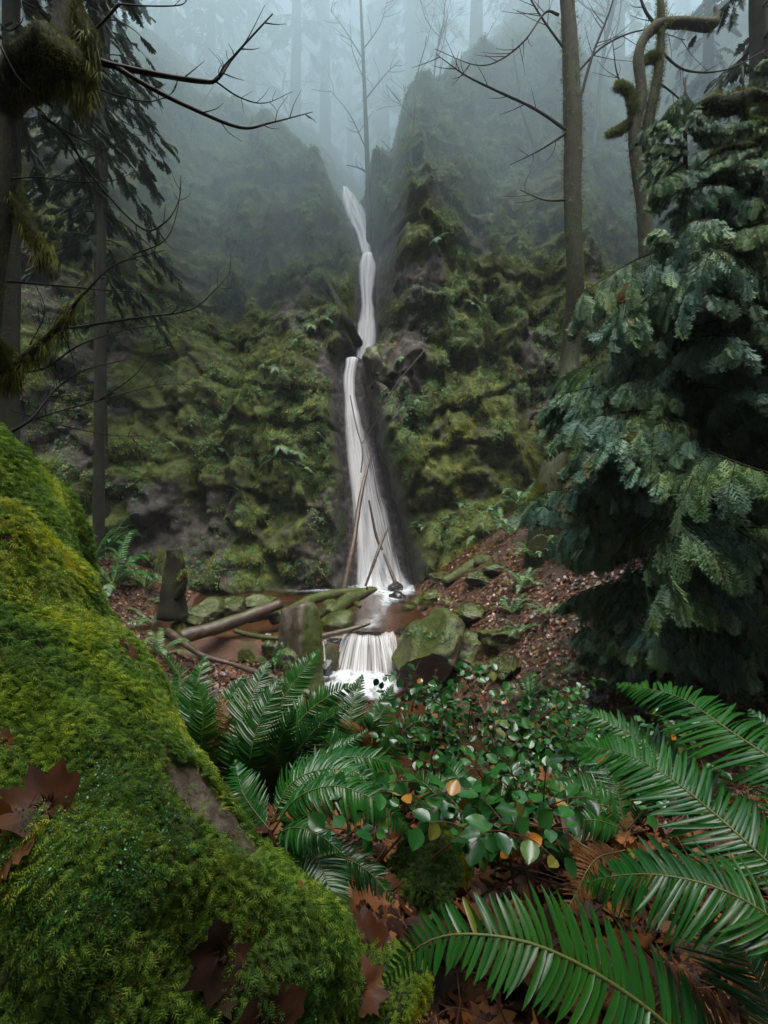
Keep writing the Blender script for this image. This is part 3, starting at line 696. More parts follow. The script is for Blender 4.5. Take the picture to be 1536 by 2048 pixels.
# upright slab left of the little cascade
def slab():
    base = P3(600, 1400, 11.6); top = P3(590, 1200, 12.6)
    # outline in its own face plane, extruded; tapers to the top right
    nu, nv = 26, 46
    u = np.linspace(-1, 1, nu); v = np.linspace(0, 1, nv)
    loc = np.array([-2.02, 11.9, -4.3])
    H = 2.1
    def side(y0, sgn):
        U, Vv = np.meshgrid(u, v)
        hw = np.interp(Vv, [0, .6, 1], [.60, .54, .46])
        X = U * hw - .04 * Vv; tp = 1 - .16 * np.clip(-U, 0, 1) ** 1.2 * 0 - .10 * np.clip(U - .72, 0, 1) / .28 - .10 * (U < .3) * (.3 - U) / 1.3
        Z = Vv * H * tp; th = .3 * (1 - .25 * Vv)
        Y = y0 * th + .30 * Vv
        # ridge running down the face a little right of the middle
        if sgn < 0: Y = Y - .24 * np.exp(-((U - .15) / .35) ** 2) - .10 * (U < .15) * (U - .15)
        Y = Y + .07 * fbm(X * 3, Z * 2.4, 4 * sgn, 4, 12) + .03 * fbm(X * 11, Z * 9, sgn, 3, 13)
        edge = np.abs(U) ** 6 + Vv ** 10
        Y = Y - sgn * -1 * .12 * edge * -1 if False else Y + .10 * edge * (-sgn)
        X = X + .05 * fbm(Z * 2, U * .5, sgn * 0, 3, 14); return np.stack([X, Y, Z], -1).reshape(-1, 3)
    A = side(-1, -1); B = side(1, 1); n = nu * nv
    F = [gridfaces(nv, nu), gridfaces(nv, nu, n)[:, ::-1]]
    l = np.arange(nv) * nu; F.append(np.stack([l[:-1], l[1:], l[1:] + n, l[:-1] + n], -1))
    r2 = l + nu - 1; F.append(np.stack([r2[:-1], r2[:-1] + n, r2[1:] + n, r2[1:]], -1))
    tt = (nv - 1) * nu + np.arange(nu); F.append(np.stack([tt[:-1], tt[1:], tt[1:] + n, tt[:-1] + n], -1))
    m = surfmat('slab_rock', [(.3, (.03, .024, .017)), (.5, (.07, .055, .038)), (.72, (.14, .115, .085))], 3.5, .5, .9, .03, 18, None, sx=(1.6, 1, .7), spec=.5)
    nt = m.node_tree; bs = nt.nodes['Principled BSDF']; lk = bs.inputs['Base Color'].links[0].from_socket
    nt.links.new(mixc(nt, attr(nt), lk, ramp(nt, noise(nt, 7, 4, .6), G1)), bs.inputs['Base Color'])
    Pq = np.vstack([A, B]); rr = sst(.02, .16, Pq[:, 0] + .10 * fbm(Pq[:, 0] * 2, Pq[:, 2] * 3, 0, 3, 5) - .10 * (Pq[:, 2] - 1)); rr = np.maximum(rr, .75 * sst(.5, .1, Pq[:, 2]))
    o = mesh('standing_stone', np.vstack([A, B]), np.concatenate(F), m, None, True, rr); o.location = loc
    tag(o, 'tall upright rock slab with a moss strip, left of the small cascade', 'rock')
    f = mossfuzz(o, 7000, .03, None, -.6, 5, only=lambda c: (c[:, 0] > .10 - .1 * (1 - c[:, 2])) | (c[:, 2] < .35))
slab()
# big boulder right of the cascade, top tilted to the left, fern fringe
def bigrock():
    loc = np.array([1.05, 12.4, -3.55])
    V, F = rockarr((.98, 1.25, .98), 27, 5, .85, .13, 1.1)
    V[:, 0] += .30 * V[:, 2]; V[:, 2] += .38 * V[:, 0] * sst(-.6, .5, V[:, 2]); V[:, 2] += .12 * V[:, 1] * sst(-.2, .5, V[:, 2])
    m = surfmat('brown_boulder', [(.3, (.022, .015, .009)), (.6, (.05, .034, .02)), (.8, (.085, .06, .04))], 3, .5, .8, .03, 14, G1, (.25, .6), 2, spec=.5)
    o = mesh('boulder', V, F, m, None, True, np.full(len(V), .5)); o.location = loc
    tag(o, 'largest mossy boulder right of the small cascade, with a fringe of small ferns', 'rock')
    mossfuzz(o, 6500, .035, None, .42, 23, cut=-.4)
    return o
BIG = bigrock()
RK = [  # px,py (base on ground), radius, squash, seed, label
 (930, 1310, .52, .85, 31, 'rounded green boulder just right of the largest boulder'),
 (1000, 1290, .50, .62, 32, 'bright moss topped rock with a dark underside, at the right end of the boulder row'),
 (1010, 1345, .32, .9, 33, 'small mossy rock below the moss topped rock on the right bank'),
 (945, 1235, .42, .55, 34, 'flat mossy rock in the leaves behind the largest boulder'),
 (880, 1160, .38, .6, 35, 'small grey green rock at the foot of the right bank near the fall'),
 (960, 1165, .42, .6, 36, 'round moss cushion rock below the broken mossy log'),
 (990, 1145, .36, .6, 37, 'mossy rock tucked under the broken log'),
 (905, 1275, .35, .7, 38, 'low mossy stone wedged behind the rounded boulder'),
 (860, 1205, .40, .8, 39, 'dark mossy stone standing beside the upper pool on the right'),
]
for px, py, r, sq, s, lb in RK:
    rock(grd(px, py, -.25 * r), (r * 1.15, r, r * sq), s * 1.3, s, lb, MG, fuzz=1300)
RW = [ # rocks in water: px,py, Y, dims, label
 (820, 1225, 17.2, (.36, .32, .30), 41, 'round wet stone in the stream right of the mossy log tip'),
 (838, 1208, 18.2, (.4, .35, .28), 42, 'low wet stone beyond the round one in the stream'),
 (795, 1195, 18.9, (.34, .3, .22), 43, 'dark wet stone at the edge of the white water'),
 (858, 1242, 15.8, (.42, .4, .30), 44, 'mossy stone against the right bank of the upper pool'),
 (790, 1178, 20.6, (.42, .3, .3), 45, 'dark stone at the right foot of the waterfall'),
 (680, 1250, 14.6, (.72, .55, .42), 46, 'flat topped mossy rock between the slab and the cascade ledge'),
 (663, 1222, 15.6, (.45, .4, .34), 47, 'small grey rock behind the flat topped rock'),
 (655, 1335, 12.4, (.22, .2, .2), 48, 'small grey stone in the foam beside the upright stick'),
 (735, 1262, 13.95, (.85, .65, .34), 49, 'smooth dark ledge rock that the cascade pours over'),
 (820, 1290, 13.2, (.45, .5, .5), 50, 'dark stone between the cascade and the largest boulder'),
 (640, 1290, 13.9, (.75, .6, .42), 51, 'dark wet rock under the brown log'),
]
for px, py, Y, dm, s, lb in RW:
    p = P3(px, py, Y); wet_ = s in (49, 50, 51, 43, 45, 48)
    if s == 49: p = np.array([-.42, 13.95, -3.6])
    if s == 51: p = np.array([-1.25, 13.9, -3.72])
    if s == 50: p = np.array([.62, 13.9, -3.7])
    rock(p, dm, s, s, lb, 'stones in the stream', 'wet_rock' if wet_ else 'rock', 0 if wet_ else 900, sub=4, blocky=.3 if s == 49 else .5, name='stone')
LRK = [
 (415, 1225, 15.2, (.95, .6, .42), 61, 'broad bright green mossy rock on the left bank'),
 (460, 1215, 15.6, (.55, .5, .40), 62, 'mossy hump rock right of the broad green rock'),
 (385, 1250, 14.2, (.55, .4, .26), 63, 'low mossy rock in front of the broad green rock'),
 (515, 1205, 16.2, (.72, .5, .25), 64, 'flat mossy rock at the water edge left of the slab'),
 (545, 1300, 12.8, (.34, .3, .26), 65, 'small mossy rock on the gravel beside the slab'),
 (490, 1318, 12.0, (.2, .17, .2), 66, 'rounded mossy stone with a pale face on the gravel'),
 (575, 1335, 11.6, (.45, .4, .4), 67, 'fern covered mossy stone at the foot of the slab'),
 (360, 1258, 13.6, (.5, .22, .16), 68, 'long low mossy stone beside the end of the brown log'),
]
for px, py, Y, dm, s, lb in LRK:
    rock(P3(px, py, Y), dm, s, s, lb, 'mossy rocks on the left bank', fuzz=1500, zmin=.0)
rock(P3(535, 1277, 13.2), (.2, .16, .15), 1, 71, 'small pale grey bare stone on the gravel left of the slab', None, 'bare_rock', 0, name='stone')
rock(P3(762, 745, 22.0), (.85, .9, 1.15), 2, 73, 'rounded mossy outcrop jutting beside the middle of the waterfall', None, fuzz=3000, sub=5, name='outcrop', zmin=-.3)
# ------------------------------------------------------------------ logs and sticks
def logobj(name, pts, rad, mat, label, cat='log', seg=14, rough=.25, rs=3, fuzz=0, fs=.04, group=None, seed=0, zmin=.1, n=40, stubs=()):
    P = catmull(pts, n); loc = P[0].copy()
    V, F = tube(P, rad, seg, rough, rs, seed)
    mb = MB(); mb.add(V, F)
    for (t, d, l, r) in stubs:
        b0 = P[int(t * (n - 1))]; q = np.array([b0, b0 + np.array(d) * l * .5 + (.01, 0, .01), b0 + np.array(d) * l])
        V, F = tube(catmull(q, 8), [r, r * .5], 7, .2, 6, seed); mb.add(V, F)
    o = mb.build(name, M[mat], None, True, loc); o.location = loc; tag(o, label, cat, group)
    if fuzz: mossfuzz(o, fuzz, fs, None, zmin, seed + 3)
    return o
logobj('fallen_log', [P3(360, 1275, 12.6), P3(440, 1252, 13.3), P3(560, 1208, 14.6)], [.17, .19, .16], 'log', 'thick wet brown log lying from the left bank to the upright slab', fuzz=120, seed=1, stubs=[(.05, (-.5, -.3, -.3), .3, .06)])
logobj('fallen_log', [P3(545, 1240, 14.6), P3(640, 1195, 16.2), P3(745, 1178, 17.2)], [.16, .17, .09], 'moss_log', 'mossy log lying across the upper pool below the waterfall', fuzz=1200, seed=2, zmin=.3)
logobj('fallen_log', [P3(660, 1228, 15.0), P3(700, 1200, 15.6), P3(752, 1178, 16.2)], [.16, .24, .06], 'moss_log', 'stubby mossy log with a pointed tip in front of the pool log', fuzz=1500, seed=3, stubs=[(.5, (.6, -.3, -.3), .6, .12), (.8, (.3, -.1, .9), .25, .05)])
logobj('fallen_log', [P3(638, 1274, 12.9), P3(690, 1262, 13.3), P3(740, 1247, 13.6)], [.07, .08, .035], 'log', 'split brown log jammed above the small cascade', seed=4)
logobj('fallen_log', [P3(500, 1240, 14.0), P3(560, 1225, 15.0), P3(600, 1215, 15.6)], [.09, .10], 'moss_log', 'dark log half hidden under the thick brown log', seed=14)
logobj('fallen_log', [P3(335, 1262, 12.0), P3(400, 1308, 11.0), P3(470, 1330, 10.6), P3(560, 1362, 10.0), P3(640, 1400, 9.6)], [.10, .055, .05, .08, .10], 'log', 'long thin grey log crossing the gravel in front of the slab', seed=5, n=60)
logobj('fallen_log', [P3(470, 1262, 12.9), P3(510, 1272, 12.6), P3(560, 1278, 12.4)], [.06, .07, .05], 'moss_log', 'short mossy root lying on the gravel', seed=6, fuzz=150)
logobj('fallen_log', [P3(888, 1165, 16.2), P3(950, 1130, 16.8), P3(1018, 1088, 17.5)], [.14, .24, .2], 'moss_log', 'broken mossy log leaning up the leafy right bank', fuzz=1800, seed=7)
logobj('fallen_log', [P3(950, 1122, 16.4), P3(985, 1128, 16.2), P3(1022, 1134, 16.0)], [.24, .28, .2], 'moss_log', 'thick mossy log stub beside the broken log on the right bank', fuzz=1500, seed=8)
logobj('fallen_log', [oncliff(718, 693) - (0, .25, 0), oncliff(688, 635) - (0, .45, 0), oncliff(650, 556) - (0, .3, 0)], [.25, .2, .1], 'dark_bark', 'dark log leaning on the wall left of the middle fall', fuzz=300, seed=9, zmin=.2)
SG = 'sticks standing in the falls'
logobj('driftwood', [P3(688, 1182, 18.6), P3(706, 1090, 19.2), P3(722, 990, 20.2), P3(740, 915, 21.0)], [.13, .11, .08, .04], 'log', 'long curved brown branch leaning upright in front of the waterfall', 'branch', seed=10, group=SG, stubs=[(.22, (.35, 0, .9), .9, .05)])
logobj('driftwood', [P3(731, 1172, 19.2), P3(750, 1120, 19.5), P3(765, 1080, 19.9), P3(777, 1055, 20.1)], [.05, .06, .05, .025], 'log', 'short forked stick standing at the right foot of the waterfall', 'branch', 8, seed=11, group=SG)
logobj('driftwood', [P3(738, 1000, 21.3), P3(752, 1070, 21.1), P3(765, 1100, 20.9)], [.04, .06, .05], 'log', 'thin dark stick showing through the waterfall', 'branch', 8, seed=12, group=SG)
logobj('driftwood', [P3(700, 790, 22.3), P3(712, 850, 21.9), P3(725, 900, 21.5), P3(722, 945, 21.3)], [.02, .035, .03, .03], 'log', 'thin twisted branch hanging in the middle of the lower fall', 'branch', 8, seed=13, group=SG, stubs=[(.6, (.5, -.1, .8), 1.7, .02)])
logobj('driftwood', [P3(768, 1108, 20.4), P3(790, 1165, 19.9)], [.05, .08], 'log', 'dark stick lying against the foot of the waterfall', 'branch', 8, seed=15, group=SG)
logobj('driftwood', [P3(669, 1342, 12.0), P3(675, 1303, 12.1)], [.055, .06], 'moss_log', 'short stick standing upright in the foam of the lower pool', 'branch', 8, seed=16)
# hanging twigs on right of the lower drop
logobj('dead_branch', [P3(850, 700, 19.6), P3(800, 760, 20.2), P3(768, 808, 20.6)], [.03, .02], 'pale_twig', 'pale dead branch on the rock right of the lower fall', 'branch', 6, seed=17)
# stump on the left
st = empty('tree_stump', P3(348, 1212, 13.6), 'dark rotten stump with moss knobs on the left bank', 'stump'); sl = np.array(st.location)
mb = MB(); V, F = tube(catmull([P3(345, 1215, 13.6) - (0, 0, .3), P3(346, 1180, 13.6), P3(350, 1130, 13.6), P3(348, 1098, 13.6)], 26), [.36, .27, .24, .22], 18, .55, 4, 3); mb.add(V, F)
V, F = tube(catmull([P3(352, 1195, 13.5), P3(366, 1170, 13.4), P3(370, 1140, 13.4)], 10), [.16, .10, .06], 10, .4, 5, 4); mb.add(V, F)
so = mb.build('trunk', M['dark_bark'], st, True, sl); mossfuzz(so, 700, .05, st, .35, 9, cut=0.)
for px, py, r in ((369, 1148, .10), (361, 1158, .08)):
    V, F = rockarr((r, r, r * 1.2), 5); k = mesh('moss_knob', V, F, M['moss_bark'], st, True, np.full(len(V), .5)); k.location = P3(px, py, 13.35) - sl; mossfuzz(k, 200, .04, k, -.6, 4, 'moss')
# ------------------------------------------------------------------ big mossy log in the foreground
def biglog():
    S = [(-420, 700, 3.6), (-200, 800, 3.1), (0, 900, 2.6), (68, 940, 2.4), (118, 1040, 2.2), (160, 1150, 2.05), (203, 1215, 1.92), (222, 1275, 1.85), (300, 1345, 1.78), (352, 1470, 1.62), (480, 1650, 1.42),
         (590, 1765, 1.28), (672, 1850, 1.18), (694, 1930, 1.12), (690, 2010, 1.06), (640, 2140, 1.0), (520, 2350, .95)]
    S = catmull([P3(*s) for s in S], 420)
    v = S / np.linalg.norm(S, axis=1, keepdims=True); T = np.gradient(S, axis=0); T /= np.linalg.norm(T, axis=1, keepdims=True)
    k = np.ones(41) / 41; 
    Ts = np.stack([np.convolve(np.pad(T[:, i], 20, 'edge'), k, 'valid') for i in range(3)], -1); Ts /= np.linalg.norm(Ts, axis=1, keepdims=True)
    n = np.cross(v, Ts); n /= np.linalg.norm(n, axis=1, keepdims=True); n *= np.sign(n[:, :1] + n[:, 2:3])
    r = np.interp(np.arange(420), [0, 120, 240, 330, 419], [.95, .9, .78, .6, .5])
    C = S - n * r[:, None]
    w = np.cross(n, Ts); w /= np.linalg.norm(w, axis=1, keepdims=True); w *= np.sign(-w[:, 1:2])   # towards the viewer
    na = 320; a = np.linspace(-1.2, 3.5, na)
    D = n[:, None] * np.cos(a)[None, :, None] + w[:, None] * np.sin(a)[None, :, None]
    Q = C[:, None] + D * r[:, None, None]
    f = .10 * fbm(Q[..., 0] * 2.2, Q[..., 1] * 2.2, Q[..., 2] * 2.2, 3, 401) + .05 * fbm(Q[..., 0] * 7, Q[..., 1] * 7, Q[..., 2] * 7, 3, 402)
    f = f * sst(.1, .6, np.abs(a))[None] + .02 * fbm(Q[..., 0] * 9, Q[..., 1] * 9, Q[..., 2] * 9, 3, 403)
    # bare hollow where the bark shows (near photo 430,1600)
    px = 768 + 1000 * Q[..., 0] / Q[..., 1]; py = 1024 - 1000 * Q[..., 2] / Q[..., 1]
    dd_ = np.hypot(px - 432, py - 1605); gi = np.unravel_index(np.argmin(np.linalg.norm(Q, axis=2) + 1e3 * (dd_ > 12)), px.shape); bc = Q[gi]; bd = np.linalg.norm((Q - bc) * (1, .8, .62), axis=2)
    bare = sst(.21, .14, bd + .05 * fbm(Q[..., 0] * 8, Q[..., 1] * 8, Q[..., 2] * 8, 3, 7))
    f = f - .008 * bare
    V = (Q + D * f[..., None]).reshape(-1, 3)
    m = surfmat('old_bark_under_moss', [(.3, (.02, .014, .009)), (.55, (.06, .042, .028)), (.75, (.13, .105, .08))], 9, .5, 1, .02, 40, [(0, (.03, .05, .008)), (1, (.08, .12, .015))], (-.9, .1), 4)
    nt = m.node_tree; bs = nt.nodes['Principled BSDF']; lk = bs.inputs['Base Color'].links[0].from_socket
    bk = ramp(nt, noise(nt, 14, 6, .7, sx=(1.5, .6, .6)), [(.3, (.03, .02, .013)), (.5, (.09, .062, .042)), (.7, (.2, .155, .12))])
    nt.links.new(mixc(nt, attr(nt), lk, bk), bs.inputs['Base Color'])
    F = gridfaces(420, na)
    o = mesh('mossy_log', V, F, m, None, True, bare.ravel()); tag(o, 'huge fallen log thickly covered in bright green moss filling the lower left', 'log')
    # sprigs
    Vg = V.reshape(420, na, 3)
    du = np.gradient(Vg, axis=0); dv = np.gradient(Vg, axis=1); NN = np.cross(du, dv); ar = np.linalg.norm(NN, axis=2); NN /= ar[..., None] + 1e-9
    if (NN * D).sum() < 0: NN = -NN
    K = 110000
    dist = np.linalg.norm(Vg, axis=2); pp = 768 + 1000 * Vg[..., 0] / np.clip(Vg[..., 1], .2, None); qq = 1024 - 1000 * Vg[..., 2] / np.clip(Vg[..., 1], .2, None)
    vis = (pp > -160) & (qq < 2250) & ((NN * Vg).sum(-1) < .35 * dist) & (Vg[..., 1] > .12)
    wgt = (ar / dist ** 1.3 * vis * (1 - .985 * bare)).ravel(); i = rng.choice(len(wgt), K, p=wgt / wgt.sum())
    ii, jj = i // na, i % na
    pos = Vg[ii, jj] + du[ii, jj] * rng.uniform(-.5, .5, K)[:, None] + dv[ii, jj] * rng.uniform(-.5, .5, K)[:, None]
    N = NN[ii, jj]
    hump = fbm(pos[:, 0] * 9, pos[:, 1] * 9, pos[:, 2] * 9, 3, 410)
    pos = pos + N * (.018 * hump + .012 * rng.random(K))[:, None]
    down = np.array([.35, -.35, -.7])
    t = rng.normal(size=(K, 3)) + down * .8; t -= N * (t * N).sum(1, keepdims=True); t /= np.linalg.norm(t, axis=1, keepdims=True)
    T2 = t + N * (.25 + .55 * rng.random(K))[:, None]
    NJ = N + .3 * rng.normal(size=(K, 3))
    patch = np.clip(.42 + 1.5 * fbm(pos[:, 0] * 3.2, pos[:, 1] * 3.2, pos[:, 2] * 3.2, 4, 411) + .25 * hump, 0, 1)
    di = np.linalg.norm(pos, axis=1)
    s = (.016 + .012 * rng.random(K)) * np.clip(di / 1.3, .85, 1.5)
    f = scat_obj('moss', [tmpl_sprig(5), tmpl_sprig(4)], pos, NJ, s, M['moss'], o, T=T2, seed=3, patch=patch); tag(f, kind='stuff')
    # small round-leaved creepers in darker patches
    cp = fbm(pos[:, 0] * 2.3, pos[:, 1] * 2.3, pos[:, 2] * 2.3, 3, 412) > .05
    idx = np.where(cp & (rng.random(K) < .25))[0]
    f = scat_obj('creeper', [tmpl_leafcluster(6, 31, .35), tmpl_leafcluster(5, 32, .4)], pos[idx] + N[idx] * .02, N[idx], .011 * (.6 + .8 * rng.random(len(idx))), M['fern'], o, seed=4, rbias=-.2); tag(f, kind='stuff')
    return Vg, NN
LG, LN = biglog()
def onlog(px, py):
    pp = 768 + 1000 * LG[..., 0] / np.clip(LG[..., 1], .2, None); qq = 1024 - 1000 * LG[..., 2] / np.clip(LG[..., 1], .2, None)
    dd_ = np.hypot(pp - px, qq - py); d = np.linalg.norm(LG, axis=2) + 1e3 * (dd_ > max(14, dd_.min() + 2)) + 50 * (LG[..., 1] < .1)
    i = np.unravel_index(np.argmin(d), d.shape); return LG[i], LN[i]
# brown leaves lying on the log
def leafobj(p, N, size, rz, seed, label, group=None, mat='big_leaf', rbase=.4, curl=.5, lift=.02):
    r_ = np.random.default_rng(seed); ang, rad = maple_outline(); rad = rad * (1 + .035 * r_.normal(size=len(rad))); ang_n = len(ang)
    rings = [.2, .4, .6, .8, 1.0]; V = [np.array([[0, .3, 0.]])]
    for k in rings:
        kk = k; x_ = np.sin(ang) * rad * kk; y_ = np.cos(ang) * rad * kk
        z_ = curl * (.55 * np.abs(x_) ** 1.4 + .5 * y_ * np.abs(y_) * math.sin(seed * 1.7) + .25 * (x_ * y_) * math.cos(seed)) + .10 * fbm(x_ * 2.2 + seed, y_ * 2.2, 0, 3, seed) + .10 * np.sin(2.6 * x_ * math.cos(seed) + 2.6 * y_ * math.sin(seed) + seed)
        V.append(np.stack([x_, y_ + .3, z_], -1))
    V = np.vstack(V); F3 = np.array([[0, i + 2, i + 1] for i in range(ang_n - 1)])
    Fq = np.vstack([gridfaces(2, ang_n)[:, ::-1] + 1 + ang_n * i for i in range(4)])
    SV, SF = tube(catmull([(0, .3, -.01), (0, -.1, .02), (.06, -.5, .10)], 8), [.014, .01], 5)
    F = [F3, np.concatenate([Fq, SF[0] + len(V)]), ]
    sp = rbase + .35 * fbm(V[:, 0] * 3 + seed, V[:, 1] * 3, 0, 3, seed); sp[0] = sp[1:ang_n].mean()
    r = np.concatenate([np.clip(sp, 0, 1), np.full(len(SV), .7)])
    V = np.vstack([V, SV]) * size
    n = Vector(N); q = n.to_track_quat('Z', 'Y'); mt = np.array(q.to_matrix()) @ np.array(Matrix.Rotation(rz, 3, 'Z'))
    o = mesh('maple_leaf', .85 * V @ mt.T, F, M[mat], None, True, r); o.location = np.asarray(p) + np.asarray(N) * lift
    return tag(o, label, 'fallen leaf', group)
LGp = 'brown maple leaves on the mossy log'
for i, (px, py, sz, rz, rb, cu, lb) in enumerate([
  (45, 1625, .085, 2.6, .75, 1.2, 'curled pale brown leaf with its point up at the left edge of the log'),
  (95, 1640, .080, .6, .35, .9, 'dark folded brown leaf beside the curled pale one on the log'),
  (20, 1098, .06, 1., .4, .5, 'small brown leaf highest up on the mossy log'),
  (268, 1325, .11, .9, .5, .35, 'glossy orange brown leaf on the far edge of the log'),
  (465, 1885, .075, 1.8, .05, .6, 'very dark brown leaf standing on the near slope of the log'),
  (400, 1980, .07, -1.2, .1, .5, 'dark wet leaf overlapping others at the bottom of the log'),
  (520, 1990, .10, 2.9, .22, .4, 'large wet brown leaf at the bottom edge on the log'),
  (30, 1500, .04, 1.2, .5, .3, 'tiny brown leaf half sunk in moss at the left edge'),
  (620, 1795, .05, .5, .85, .8, 'small pale pinkish leaf on the crest of the log'),
]):
    p, N = onlog(px, py); leafobj(p, np.array(N) + (.15, -.1, .2), sz, rz, i + 3, lb, LGp, rbase=rb, curl=cu, lift=.012)
# forest floor near the camera: dense wet leaves, twigs
def nearfloor():
    n = 9000; Y = rng.uniform(.7, 5.2, n); X = rng.uniform(-.45, .95, n) * (Y + .6); Z = ground(X, Y)
    p = np.stack([X, Y, Z + .01 + .05 * rng.random(n)], -1)
    N = np.tile([0, 0, 1.], (n, 1)) + .45 * rng.normal(size=p.shape); N /= np.linalg.norm(N, axis=1, keepdims=True)
    o = scat_obj('wet_leaf_litter', [tmpl_maple(i + 20, .5) for i in range(5)], p, N, .045 + .05 * rng.random(n), M['big_leaf'], seed=15)
    tag(o, 'wet dark brown maple leaves carpeting the near ground', 'fallen leaves', kind='stuff')
    mb = MB()
    for i in range(260):
        y = rng.uniform(1., 4.5); x = rng.uniform(-.1, .8) * (y + .4); z = float(ground(x, y)) + .04 + .12 * rng.random(); a = rng.uniform(0, 6.3); l = rng.uniform(.15, .6)
        q = np.array([(x, y, z), (x + math.cos(a) * l * .5, y + math.sin(a) * l * .5, z + rng.uniform(0, .08)), (x + math.cos(a + .3) * l, y + math.sin(a + .3) * l, z + rng.uniform(-.04, .12))])
        V, F = tube(catmull(q, 7), [.0035, .0015], 4); mb.add(V, F)
    tag(mb.build('fallen_twigs', M['salal_stem'], None, True), 'thin reddish dead twigs tangled over the near ground', 'twigs', kind='stuff')
    # green undergrowth between the ferns
    n = 5200; Y = rng.uniform(1.6, 8.5, n); X = rng.uniform(-.55, .95, n) * (Y + .4); Z = ground(X, Y)
    k = fbm(X * 1.1, Y * 1.1, 0, 3, 77) > .02; p = np.stack([X, Y, Z + .02 + .05 * rng.random(n)], -1)[k]
    N = np.tile([0, 0, 1.], (len(p), 1)) + .5 * rng.normal(size=p.shape)
    tag(scat_obj('undergrowth', [tmpl_leafcluster(9, 51, .5), tmpl_leafcluster(8, 52, .4)], p, N, .06 * (.5 + rng.random(len(p))), M['moss'], seed=16, rbias=-.25), 'low green moss and seedlings between the near ferns', 'ground cover', kind='stuff')
nearfloor()
# ------------------------------------------------------------------ hero ferns: every frond placed
def fern_thing(loc, label, fronds, group=None, mat='fern'):
    o = empty('sword_fern', loc, label, 'fern', group)
    for i, fr in enumerate(fronds):
        pts, lp, npair = fr[0], fr[1], fr[2]; kw = dict(fr[3]) if len(fr) > 3 else {}
        mt = kw.pop('mat', mat); kw.setdefault('seed', i * 7 + len(label))
        frond('frond', [P3(*p) for p in pts], lp, npair, o, loc, mt, **kw)
    return o
# right foreground fern: broad near fronds
fern_thing(np.array([1.15, .95, -1.3]), 'large glossy fern in the lower right corner with broad fronds sweeping to the left', [
 ([(1560, 2330, .95), (1390, 2110, .93), (1250, 1985, .92), (1080, 1893, .92), (930, 1868, .94), (840, 1892, .96), (768, 1962, .98)], .112, 50, dict(N0=(0, -.62, .78), droop=.12, segs=4, width=.125, lush=.45, fwd=.16)),
 ([(1680, 1990, .9), (1560, 1850, .95), (1440, 1778, 1.0), (1320, 1750, 1.05), (1230, 1752, 1.1), (1165, 1768, 1.15)], .125, 42, dict(N0=(.1, -.45, .88), droop=.35, segs=4, width=.125, lush=.35)),
 ([(1660, 1850, 1.0), (1520, 1710, 1.1), (1420, 1620, 1.2), (1330, 1550, 1.3), (1240, 1505, 1.4), (1140, 1490, 1.5)], .125, 46, dict(N0=(-.2, -.5, .85), droop=.2, segs=4, width=.125, lush=.5)),
 ([(1700, 1640, 1.1), (1560, 1530, 1.2), (1450, 1455, 1.35), (1370, 1400, 1.5), (1300, 1378, 1.6), (1235, 1368, 1.7)], .13, 40, dict(N0=(-.3, -.4, .85), droop=.35, segs=4, width=.125, lush=.6)),
 ([(1500, 1650, 1.25), (1400, 1570, 1.4), (1290, 1490, 1.55), (1210, 1440, 1.65), (1160, 1420, 1.7)], .12, 36, dict(N0=(-.2, -.5, .85), droop=.3, segs=3, lush=.55)),
 ([(1560, 2250, .95), (1440, 2080, 1.0), (1300, 1960, 1.06), (1180, 1900, 1.1)], .11, 30, dict(N0=(.1, -.5, .85), mat='fern_dead', droop=.5, lush=.3)),
 ([(1640, 1760, 1.2), (1600, 1600, 1.35), (1560, 1480, 1.5), (1500, 1420, 1.6)], .12, 32, dict(N0=(-.4, -.6, .7), droop=.4, lush=.5)),
 ([(1560, 2120, .9), (1530, 2000, .95), (1480, 1900, 1.0), (1400, 1850, 1.1)], .12, 28, dict(N0=(.3, -.6, .7), droop=.3, lush=.25)),
])
# middle fern: arching to the right and hanging down
fern_thing(P3(545, 1665, 1.9), 'green fern right of the mossy log with fronds arching right and drooping forward', [
 ([(545, 1665, 1.9), (590, 1600, 1.85), (660, 1572, 1.8), (730, 1590, 1.75), (790, 1632, 1.72), (840, 1680, 1.7)], .11, 44, dict(N0=(0, -.45, .9), droop=.55)),
 ([(540, 1650, 1.95), (580, 1570, 2.0), (640, 1540, 2.0), (710, 1545, 1.95), (770, 1580, 1.9)], .11, 42, dict(N0=(0, -.5, .88), droop=.5)),
 ([(550, 1640, 2.0), (620, 1540, 2.15), (690, 1515, 2.2), (760, 1520, 2.2), (820, 1545, 2.2)], .11, 40, dict(N0=(0, -.5, .88), droop=.45)),
 ([(560, 1660, 1.85), (620, 1700, 1.7), (655, 1765, 1.58), (675, 1830, 1.5), (684, 1895, 1.45)], .095, 40, dict(N0=(.3, -.85, .5), droop=.25, lush=.12)),
 ([(560, 1680, 1.85), (640, 1705, 1.75), (700, 1720, 1.68), (750, 1755, 1.6), (788, 1805, 1.55)], .085, 36, dict(N0=(0, -.7, .75), droop=.6, lush=.1)),
 ([(550, 1670, 1.9), (590, 1655, 1.75), (640, 1672, 1.65), (690, 1710, 1.6)], .08, 30, dict(N0=(0, -.6, .8), droop=.5, lush=.3)),
 ([(540, 1660, 1.9), (500, 1610, 1.95), (480, 1570, 2.0), (470, 1520, 2.1)], .09, 30, dict(N0=(.2, -.9, .3), droop=.3, lush=.5)),
])
